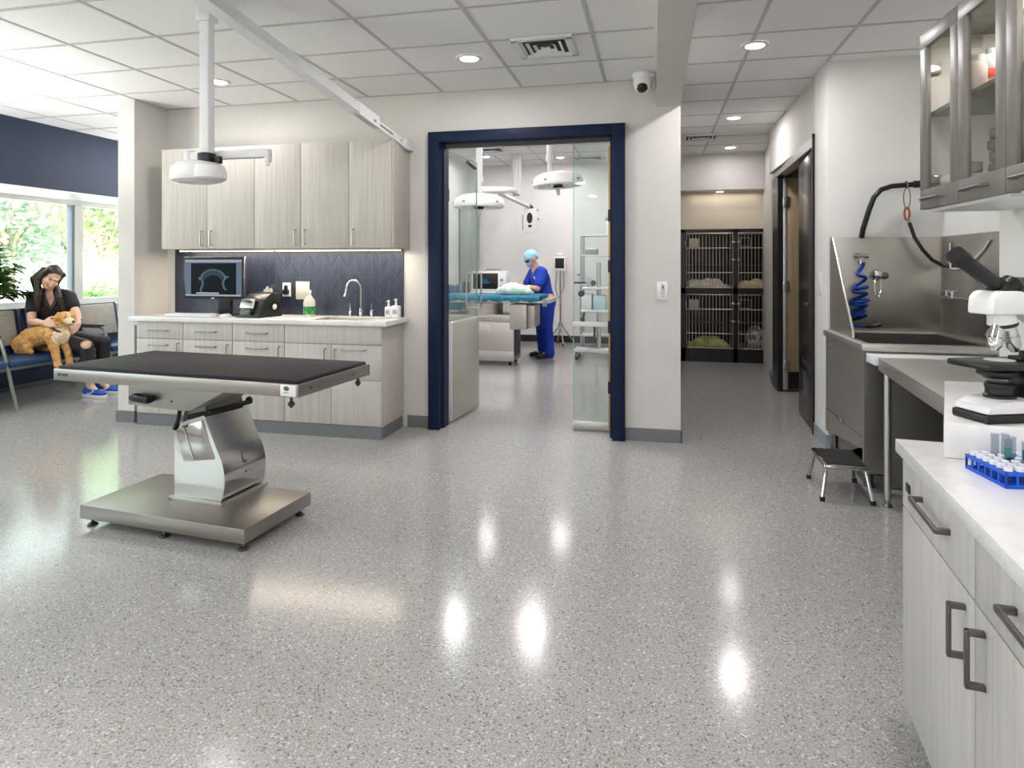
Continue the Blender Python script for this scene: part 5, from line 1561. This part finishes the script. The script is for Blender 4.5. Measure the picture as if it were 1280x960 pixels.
tree('tree', 'large blue-green tree outside the window, behind woman and plant', 'tree', -18.0, 14.4, 6.2, 2.6, 2.5, M_TL1, 7000, 21, .2)
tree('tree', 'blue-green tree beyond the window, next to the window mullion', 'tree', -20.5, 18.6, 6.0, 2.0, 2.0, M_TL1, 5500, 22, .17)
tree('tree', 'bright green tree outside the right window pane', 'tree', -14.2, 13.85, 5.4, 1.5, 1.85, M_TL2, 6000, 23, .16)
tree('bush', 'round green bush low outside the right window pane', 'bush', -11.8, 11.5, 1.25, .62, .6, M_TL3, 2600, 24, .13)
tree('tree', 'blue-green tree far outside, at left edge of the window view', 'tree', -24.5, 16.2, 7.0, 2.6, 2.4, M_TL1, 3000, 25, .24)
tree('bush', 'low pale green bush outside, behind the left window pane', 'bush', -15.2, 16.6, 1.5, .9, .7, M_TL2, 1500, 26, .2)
# ================================================================== PEOPLE AND DOG
def chain(mb, pts, rad, seg=14, flat=None):
    pts = [V(p) for p in pts]
    mb.tube(pts, list(rad), seg, True, flat=flat)
    for p, r in zip(pts, rad):
        mb.ball(p, r*.995, seg=seg, rings=8)
    return mb

def frame(f, up=(0, 0, 1)):
    f = V(f).normalized(); r = f.cross(V(up)).normalized(); u = r.cross(f)
    return r, f, u          # right-hand side seen from behind, forward, up

def m4(r, f, u, o):
    m = Matrix.Identity(4)
    for i in range(3):
        m[i][0], m[i][1], m[i][2], m[i][3] = r[i], f[i], u[i], o[i]
    return m

def head_shape(mb, o, f, up=(0, 0, 1), s=1.0):
    r, f, u = frame(f, up)
    M_ = m4(r, f, u, o)
    def B(c, rr):
        mb.ball(M_ @ V([k*s for k in c]), [k*s for k in rr], m4(r, f, u, (0, 0, 0)), 18, 12)
    B((0, -.012, .035), (.076, .094, .088)); B((0, .022, -.02), (.064, .068, .078)); B((0, .05, -.075), (.036, .036, .03)); B((0, .03, -.055), (.053, .05, .045))
    B((0, .088, -.012), (.012, .018, .024)); B((0, .098, -.026), (.015, .015, .012)); B((0, .075, .028), (.05, .02, .014)); B((-.036, .066, -.022), (.024, .022, .02)); B((.036, .066, -.022), (.024, .022, .02))
    for q in (-1, 1):
        B((q*.077, -.005, -.008), (.012, .024, .034))
    return M_

def hand(mb, w, f, n, s, curl=22, k=1.0, spread=.021):
    """palm, four unequal bent fingers and a thumb; f = finger direction, n = palm normal, s = thumb side"""
    w = V(w); f = V(f).normalized(); n = V(n); n = (n-f*n.dot(f)).normalized(); s0 = V(s); s = f.cross(n)
    if s.dot(s0) < 0: s = -s
    for i, L_ in enumerate((.072, .080, .074, .058)):
        off = (1.5-i)*spread
        kn = w+f*(.088-.006*abs(i-1.2))*k+s*off*k
        chain(mb, [w+f*.012*k+s*off*.55*k, w+f*.05*k+s*off*.85*k, kn], [.014*k, .0135*k, .011*k], 10)
        p = kn; d = f.copy()
        ax = f.cross(n).normalized()
        pts = [p]; rr = [.0100*k]
        for j, fr in enumerate((.45, .32, .23)):
            d = Quaternion(ax, R(curl*(.7 if j == 0 else 1.0))) @ d
            p = p+d*L_*fr*k; pts.append(p); rr.append((.0092, .0085, .0075)[j]*k)
        chain(mb, pts, rr, 10)
    t0 = w+f*.025*k+s*.026*k
    d = (f*.62+s*.72+n*.28).normalized(); t1 = t0+d*.036*k
    d2 = (f*.85+s*.38+n*.38).normalized(); t2 = t1+d2*.03*k; t3 = t2+(f*.95+n*.3).normalized()*.024*k
    chain(mb, [w+f*.01*k+s*.012*k, t0, t1, t2, t3], [.016*k, .0145*k, .0118*k, .0105*k, .0085*k], 10)

M_SKIN = noisy('skin', (226, 182, 158), (218, 172, 148), (20, 20, 20), rough=.5)
M_SKIN2 = noisy('skin_tan', (200, 152, 124), (192, 144, 116), (20, 20, 20), rough=.5)
M_SCRUB = noisy('blue_scrubs', (16, 62, 182), (12, 52, 160), (6, 6, 6), rough=.75)
M_SHIRT = noisy('black_shirt', (36, 36, 40), (28, 28, 31), (7, 7, 7), rough=.8)
M_LEGGING = noisy('dark_leggings', (40, 38, 44), (32, 30, 35), (9, 9, 9), rough=.7)
M_HAIR = noisy('brown_hair', (52, 34, 24), (34, 22, 16), (70, 70, 8), rough=.42)
M_SHOEB = mat('blue_knit', (24, 84, 168), .7)
M_DARKSHOE = mat('dark_shoe', (30, 30, 34), .5)
M_CAP = noisy('pale_blue_cap', (164, 210, 232), (136, 190, 220), (16, 16, 16), lo=.4, hi=.65, rough=.8)
M_MASK = mat('face_mask', (122, 178, 222), .75)
M_LIP = mat('lips', (176, 84, 78), .45); M_EYE = mat('dark_eye', (34, 24, 20), .3); M_TEETH = mat('teeth', (238, 234, 226), .35)

def fused(name, mb, m, parent, voxel, smooth=3, label=None):
    o = part(name, mb, m, parent, label)
    return fuse(o, voxel, smooth)

def cut(o, fn):
    """delete faces whose centre satisfies fn (an opening in cloth)"""
    b = bmesh.new(); b.from_mesh(o.data)
    bmesh.ops.delete(b, geom=[f for f in b.faces if fn(f.calc_center_median())], context='FACES')
    b.to_mesh(o.data); b.free()
    for p in o.data.polygons: p.use_smooth = True

def shoe(mb_up, mb_sole, ankle, f, s=1.0):
    """sneaker: ankle at floor level point below the ankle, f = toe direction"""
    f = V((f[0], f[1], 0)).normalized(); sd = V((-f.y, f.x, 0))
    a = V((ankle[0], ankle[1], 0))
    m = m4(sd, f, V((0, 0, 1)), a)
    rr = m4(sd, f, V((0, 0, 1)), (0, 0, 0))
    for (c, q) in (((0, -.035, .055), (.038, .045, .045)), ((0, .02, .058), (.038, .06, .042)), ((0, .09, .046), (.043, .07, .032)), ((0, .15, .040), (.040, .05, .026)), ((0, -.015, .085), (.034, .036, .03))):
        mb_up.ball(m @ (V(c)*s), [k*s for k in q], rr, 14, 10)
    poly = [(-.034, -.07), (.034, -.07), (.040, .0), (.046, .10), (.040, .17), (.015, .203), (-.015, .203), (-.04, .17), (-.046, .10), (-.040, 0)]
    mb_sole.prism([(x*s, y*s) for x, y in poly], .0, .03*s, m, .006)

# ---------------------------------------------------------------- surgeon
t = thing('person', 'person in blue scrubs, cap and mask leaning over the operating table', 'person', (-1.62, 9.36, 0), R(-58))
b = MB()
hip, chest, neck = V((0, .02, .86)), V((0, -.06, 1.17)), V((0, -.12, 1.345))
headc = V((0, -.205, 1.475))
hf = V((0, -.80, -.60))
chain(b, [hip, hip.lerp(chest, .5), chest, chest.lerp(neck, .6)], [.125, .115, .13, .085]); b.ball((-.09, -.08, 1.22), (.10, .09, .10)); b.ball((.09, -.08, 1.22), (.10, .09, .10)); b.ball((-.07, .02, .88), .105); b.ball((.07, .02, .88), .105)
chain(b, [neck-V((0, .02, .05)), neck+V((0, -.03, .05)), headc-V((0, -.01, .05))], [.062, .055, .052])
ARM = []
for q in (-1, 1):
    sh = V((q*.185, -.10, 1.275)); el = V((q*.255, -.21, 1.04)); wr = V((q*.10-.02, -.44, 1.075))
    ARM.append((sh, el, wr))
    chain(b, [V((q*.10, -.09, 1.29)), sh, sh.lerp(el, .5), el], [.062, .060, .050, .043]); chain(b, [el, el.lerp(wr, .4), wr], [.043, .040, .027])
    hand(b, wr, V((-q*.35, -.9, -.15)), V((0, -.2, -1)), V((-q, .1, 0)), 20)
    hp = V((q*.095, .02, .84)); kn = V((q*.115, -.01, .46)); an = V((q*.12, .03, .09))
    chain(b, [hp, hp.lerp(kn, .5), kn], [.095, .082, .060]); chain(b, [kn, kn.lerp(an, .35), an], [.058, .058, .040])
    chain(b, [an, an+V((0, -.10, -.045))], [.036, .03])
HM = head_shape(b, headc, hf, s=1.05)
fused('body', b, M_SKIN2, t, .0065, 3)
b = MB()
chain(b, [hip-V((0, 0, .05)), hip.lerp(chest, .5), chest, chest.lerp(neck, .62)], [.158, .14, .152, .098]); b.ball((-.09, -.08, 1.22), (.118, .108, .115)); b.ball((.09, -.08, 1.22), (.118, .108, .115)); b.box(-.155, .155, -.10, .15, .74, .9, .06, 3)
for (sh, el, wr) in ARM:
    q = 1 if sh.x > 0 else -1
    chain(b, [V((q*.10, -.09, 1.295)), sh, sh.lerp(el, .7)], [.078, .080, .072])
o = fused('scrub_top', b, M_SCRUB, t, .011, 4)
cut(o, lambda c: c.z > 1.20 and c.y < -.10 and abs(c.x) < (c.z-1.20)*.42)
b = MB()
b.ball((0, .02, .84), (.165, .14, .12))
for q in (-1, 1):
    chain(b, [V((q*.09, .02, .82)), V((q*.11, .0, .46)), V((q*.12, .03, .14)), V((q*.12, .035, .07))], [.115, .090, .082, .084])
fused('scrub_trousers', b, M_SCRUB, t, .011, 3)
b = MB(); so = MB()
for q in (-1, 1):
    shoe(b, so, (q*.12, .02), (q*.12, -1, 0), 1.0)
fused('shoes', b, M_DARKSHOE, t, .008, 2)
part('shoe_soles', so, M_BLACK, t)
b = MB()
hr, hfw, hu = frame(hf)
b.ball(HM @ V((0, -.015, .05)), (.088, .108, .088), m4(hr, hfw, hu, (0, 0, 0)), 20, 14)
b.ball(HM @ V((0, -.07, .005)), (.072, .055, .065), m4(hr, hfw, hu, (0, 0, 0)), 16, 10)
bmesh.ops.bisect_plane(b.bm, geom=list(b.bm.verts)+list(b.bm.edges)+list(b.bm.faces), plane_co=HM @ V((0, .06, .035)), plane_no=(hfw*.6-hu*.8), clear_outer=True)
part('surgical_cap', b, M_CAP, t)
b = MB(); b.ball(HM @ V((0, .055, -.048)), (.062, .064, .052), m4(hr, hfw, hu, (0, 0, 0)), 18, 12)
part('face_mask', b, M_MASK, t)
b = MB()
for q in (-1, 1):
    b.tube([HM @ V((q*.055, .07, -.025)), HM @ V((q*.085, .02, .01)), HM @ V((q*.075, -.04, .04))], .004, 6)
part('mask_strap', b, M_MASK, t)
b = MB(); b.ball(HM @ V((0, .075, .018)), (.068, .032, .024), m4(hr, hfw, hu, (0, 0, 0)), 18, 10)
part('goggles', b, mat('dark_goggles', (44, 34, 32), .15), t)
part('pocket_badge', MB().cbox((.075, -.185, 1.19), (.04, .008, .05), (R(10), 0, R(15)), .002), M_WHITE, t)

# ---------------------------------------------------------------- woman on the bench
WO = V((-6.33, 5.57, 0))
t = thing('person', 'person with long brown hair in black shirt, seated, stroking a golden dog', 'person', WO)
L = lambda x, y, z: V((x, y, z))-WO
b = MB()
pel, wai, che, nek = L(-6.36, 5.585, .585), L(-6.365, 5.58, .76), L(-6.345, 5.55, .965), L(-6.31, 5.50, 1.115)
hd = L(-6.255, 5.455, 1.255); hf = V((.80, -.42, -.50))
rt = V((.66, .75, 0)).normalized()      # her left side as seen (towards picture right)
fwd = V((.75, -.66, 0)).normalized()
chain(b, [pel, wai, che, che.lerp(nek, .6)], [.13, .115, .12, .075])
b.ball(che+rt*.08+V((0, 0, .02)), .095); b.ball(che-rt*.08+V((0, 0, .02)), .095); b.ball(che+rt*.06+fwd*.07-V((0, 0, .03)), .075); b.ball(che-rt*.06+fwd*.07-V((0, 0, .03)), .075)
b.ball(pel+V((0, .09, 0)), .115); b.ball(pel-V((0, .09, 0)), .115)
chain(b, [nek-V((0, 0, .06)), nek, nek.lerp(hd, .55)], [.056, .048, .046])
shR, elR, wrR = L(-6.45, 5.425, 1.035), L(-6.37, 5.335, .80), L(-6.06, 5.205, .80)
shL, elL, wrL = L(-6.215, 5.64, 1.035), L(-6.06, 5.585, .85), L(-5.95, 5.50, .76)
for (sh, el, wr) in ((shR, elR, wrR), (shL, elL, wrL)):
    chain(b, [che.lerp(sh, .6)+V((0, 0, .06)), sh, sh.lerp(el, .5), el], [.052, .054, .045, .040]); chain(b, [el, el.lerp(wr, .35), wr], [.040, .037, .025])
hand(b, wrR, V((.97, .12, -.02)), V((0, 1, -.12)), V((0, 0, 1)), 14)
hand(b, wrL, V((.05, -.75, -.5)), V((-.4, -.5, -.6)), V((.2, 0, 1)), 24)
kneeR, kneeL = L(-5.76, 5.42, .545), L(-5.75, 5.62, .565)
ankR, ankL = L(-5.80, 5.50, .115), L(-5.83, 5.68, .115)
for (hp, kn, an) in ((pel-V((0, .08, 0)), kneeR, ankR), (pel+V((0, .08, 0)), kneeL, ankL)):
    chain(b, [hp, hp.lerp(kn, .5), kn], [.098, .085, .062]); chain(b, [kn, kn.lerp(an, .35), an], [.060, .058, .037]); chain(b, [an, an+V((.09, -.01, -.055))], [.036, .028])
HM = head_shape(b, hd, hf, up=(.15, .35, 1), s=1.08)
fused('body', b, M_SKIN, t, .005, 4)
# shirt
b = MB()
chain(b, [pel+V((0, 0, .04)), wai, che, che.lerp(nek, .62)], [.150, .134, .137, .084])
b.ball(che+rt*.08+V((0, 0, .02)), .110); b.ball(che-rt*.08+V((0, 0, .02)), .110); b.ball(che+rt*.06+fwd*.072-V((0, 0, .03)), .086); b.ball(che-rt*.06+fwd*.072-V((0, 0, .03)), .086)
for (sh, el) in ((shR, elR), (shL, elL)):
    chain(b, [che.lerp(sh, .6)+V((0, 0, .062)), sh, sh.lerp(el, .48)], [.066, .070, .066])
o = fused('shirt', b, M_SHIRT, t, .009, 4)
def vneck(c):
    d = c-nek; lat = d.dot(rt); fr = d.dot(fwd)
    return fr > -.02 and c.z > nek.z-.19 and abs(lat) < (c.z-(nek.z-.19))*.42
cut(o, vneck)
b = MB(); cc = nek+fwd*.03-V((0, 0, .02))
for q in (-1, 1):
    b.tube([nek+rt*q*.072-fwd*.03+V((0, 0, .012)), nek+rt*q*.075+fwd*.04-V((0, 0, .02)), nek+rt*q*.045+fwd*.11-V((0, 0, .10)), nek+fwd*.145-V((0, 0, .185))], [.016, .017, .014, .008], 8, flat=(.5, 1.3))
part('collar', b, M_SHIRT, t)
# leggings
b = MB(); b.ball(pel, (.15, .19, .115))
for (hp, kn, an) in ((pel-V((0, .08, 0)), kneeR, ankR), (pel+V((0, .08, 0)), kneeL, ankL)):
    chain(b, [hp, hp.lerp(kn, .5), kn], [.108, .094, .070]); chain(b, [kn, kn.lerp(an, .35), an+V((0, 0, .05))], [.068, .066, .046])
o = fused('leggings', b, M_LEGGING, t, .009, 3)
cut(o, lambda c: (c-(kneeR+V((.04, -.045, .035)))).length < .055)      # torn knee
b = MB(); so = MB()
shoe(b, so, ankR, (1, -.12, 0), 1.12); shoe(b, so, ankL, (1, .1, 0), 1.12)
fused('sneakers', b, M_SHOEB, t, .007, 2)
part('sneaker_soles', so, M_WHITE, t)
b = MB()
for an, f_ in ((ankR, V((1, -.12, 0))), (ankL, V((1, .1, 0)))):
    f_ = f_.normalized(); sd = V((-f_.y, f_.x, 0)); a0 = V((an.x, an.y, 0))
    for q in (-1, 1):
        b.tube([a0+f_*.02+sd*q*.047+V((0, 0, .045)), a0+f_*.07+sd*q*.05+V((0, 0, .05)), a0+f_*.10+sd*q*.043+V((0, 0, .075))], .006, 6)
part('sneaker_stripe', b, M_WHITE, t)
# hair
hr, hfw, hu = frame(hf, (.15, .35, 1)); hm = m4(hr, hfw, hu, (0, 0, 0))
b = MB()
b.ball(HM @ V((0, -.018, .046)), (.089, .108, .093), hm, 24, 18); b.ball(HM @ V((0, -.07, -.02)), (.082, .06, .10), hm, 18, 12)
for q in (-1, 1):
    top = HM @ V((q*.076, .0, .035)); mid = HM @ V((q*.084, -.008, -.07))
    down = V((mid.x, mid.y, mid.z))
    end = nek-rt*(q*.105)+fwd*.095-V((0, 0, .21))
    chain(b, [HM @ V((q*.07, .02, .08)), top, mid, mid.lerp(end, .5)+fwd*.03, end], [.032, .030, .034, .037, .014])
    chain(b, [HM @ V((q*.075, -.05, .03)), HM @ V((q*.10, -.05, -.09)), nek-rt*(q*.09)-fwd*.05-V((0, 0, .08)), nek-rt*(q*.10)-fwd*.07-V((0, 0, .22))], [.042, .045, .042, .018])
chain(b, [HM @ V((0, -.09, 0)), nek-fwd*.08, nek-fwd*.11-V((0, 0, .20))], [.075, .07, .03])
ho = fused('hair', b, M_HAIR, t, .0055, 2)
HI = HM.inverted()
def facehole(c):
    q_ = HI @ c
    return q_.y > .02 and q_.z < .088-.9*max(0, abs(q_.x)-.03) and abs(q_.x) < .066 and q_.z > -.12 and q_.y < .2
cut(ho, facehole)
for q in (-1, 1):
    part('eye', MB().ball(HM @ V((q*.036, .083, .012)), (.013, .005, .0055), hm, 12, 8), M_EYE, t)
    part('eyebrow', MB().tube([HM @ V((q*.018, .094, .032)), HM @ V((q*.036, .094, .038)), HM @ V((q*.054, .082, .033))], .0032, 6), M_HAIR, t)
part('lips', MB().tube([HM @ V((-.030, .079, -.052)), HM @ V((-.015, .090, -.062)), HM @ V((0, .093, -.065)), HM @ V((.015, .090, -.062)), HM @ V((.030, .079, -.052))], [.003, .0065, .0075, .0065, .003], 8), M_LIP, t)
part('teeth', MB().tube([HM @ V((-.020, .088, -.054)), HM @ V((0, .098, -.058)), HM @ V((.020, .088, -.054))], [.002, .0055, .002], 8), M_TEETH, t)
part('wristband', MB().tube([elL.lerp(wrL, .55)+V((math.cos(a)*.034, math.sin(a)*.03, math.sin(a)*.01)) for a in [2*PI*k/14 for k in range(14)]], .007, 6, closed=True), M_BLACK, t)

# ---------------------------------------------------------------- dog
DO = V((-6.2, 5.30, .475))
t = thing('dog', 'golden dog with pale muzzle and chest, sitting on navy seat beside the woman', 'dog', DO)
L = lambda x, y, z: V((x, y, z))-DO
b = MB()
chain(b, [L(-6.40, 5.30, .585), L(-6.33, 5.30, .62), L(-6.20, 5.30, .655), L(-6.08, 5.30, .685), L(-5.99, 5.30, .69)], [.10, .115, .105, .11, .095])
b.ball(L(-5.955, 5.30, .665), (.072, .085, .10))
chain(b, [L(-6.0, 5.30, .72), L(-5.945, 5.305, .79)], [.088, .074])
hc = L(-5.905, 5.305, .845)
dr, df, du = frame(V((.97, -.22, -.12)))
DM = m4(dr, df, du, hc); dm = m4(dr, df, du, (0, 0, 0))
b.ball(hc, (.071, .078, .068), dm); b.ball(DM @ V((0, .02, .022)), (.052, .052, .045), dm); b.ball(DM @ V((0, .085, -.022)), (.034, .055, .030), dm); b.ball(DM @ V((0, .12, -.024)), (.027, .028, .025), dm)
b.ball(DM @ V((0, .07, -.048)), (.024, .05, .014), dm); b.ball(DM @ V((.035, .05, -.02)), (.03, .03, .03), dm); b.ball(DM @ V((-.035, .05, -.02)), (.03, .03, .03), dm)
for q in (-1, 1):
    chain(b, [DM @ V((q*.058, -.012, .042)), DM @ V((q*.078, -.008, .005)), DM @ V((q*.080, .0, -.045))], [.022, .028, .020], flat=(1, .8))
# hind legs: thigh up by the belly, hock behind, paw forward on the seat
for q in (-1, 1):
    y = 5.30+q*.095
    b.ball(L(-6.35, y, .575), (.105, .055, .09)); chain(b, [L(-6.30, y, .60), L(-6.25, y+q*.01, .545), L(-6.37, y+q*.012, .515)], [.06, .048, .035]); chain(b, [L(-6.37, y+q*.012, .510), L(-6.27, y+q*.015, .503), L(-6.20, y+q*.015, .500)], [.032, .027, .027])
    fx = -5.955 if q < 0 else -5.93
    fy = 5.30+q*.058
    chain(b, [L(-6.01, fy, .66), L(-5.985, fy, .585), L(fx, fy, .50), L(fx+.015, fy, .42), L(fx+.03, fy-.005, .385)], [.058, .048, .038, .033, .034])
    chain(b, [L(fx+.03, fy-.005, .375), L(fx+.065, fy-.008, .355)], [.036, .030])
    for k in (-1, 0, 1):
        b.ball(L(fx+.085, fy-.008+k*.017, .350), (.018, .012, .014))
chain(b, [L(-6.46, 5.28, .545), L(-6.52, 5.24, .515), L(-6.54, 5.17, .505)], [.040, .032, .016])
M_FUR = noisy('golden_fur', (214, 166, 104), (186, 132, 72), (26, 26, 26), lo=.38, hi=.66, rough=.85, bump=.5)
M_FURC = noisy('cream_fur', (236, 218, 190), (220, 194, 156), (30, 30, 30), rough=.85, bump=.5)
o = fused('coat', b, M_FUR, t, .0065, 3)
from mathutils import noise as mnoise
nv = [v.normal.copy() for v in o.data.vertices]
for v, n_ in zip(o.data.vertices, nv):
    v.co += n_*(.006*mnoise.noise(v.co*42)+.004*mnoise.noise(v.co*95))
o.data.materials.append(M_FURC)
mz = DM @ V((0, .10, -.03)); cz = L(-5.90, 5.28, .66)
for p in o.data.polygons:
    c = p.center
    fz = (DM.inverted() @ c)
    if (c-mz).length < .062 and fz.y > .045 or ((c-cz).length < .095 and c.x > L(-5.97, 0, 0).x) or (abs(fz.x) < .016 and fz.y > .035 and fz.z > -.02):
        p.material_index = 1
part('nose', MB().ball(DM @ V((0, .146, -.014)), (.016, .011, .012), dm, 12, 8), M_BLACK, t)
for q in (-1, 1):
    part('eye', MB().ball(DM @ V((q*.031, .062, .018)), .0095, seg=12, rings=8), M_EYE, t)
part('mouth', MB().tube([DM @ V((-.026, .10, -.046)), DM @ V((0, .135, -.045)), DM @ V((.026, .10, -.046))], .004, 6), M_BLACK, t)
cn = L(-5.972, 5.303, .752)
ax = (L(-5.945, 5.305, .79)-L(-6.0, 5.30, .72)).normalized(); c1 = ax.cross(V((0, 1, 0))).normalized(); c2 = ax.cross(c1)
part('collar', MB().tube([cn+c1*math.cos(a)*.090+c2*math.sin(a)*.090 for a in [2*PI*k/24 for k in range(24)]], .010, 8, closed=True, flat=(.6, 1.2)), mat('collar', (40, 34, 44), .6), t)
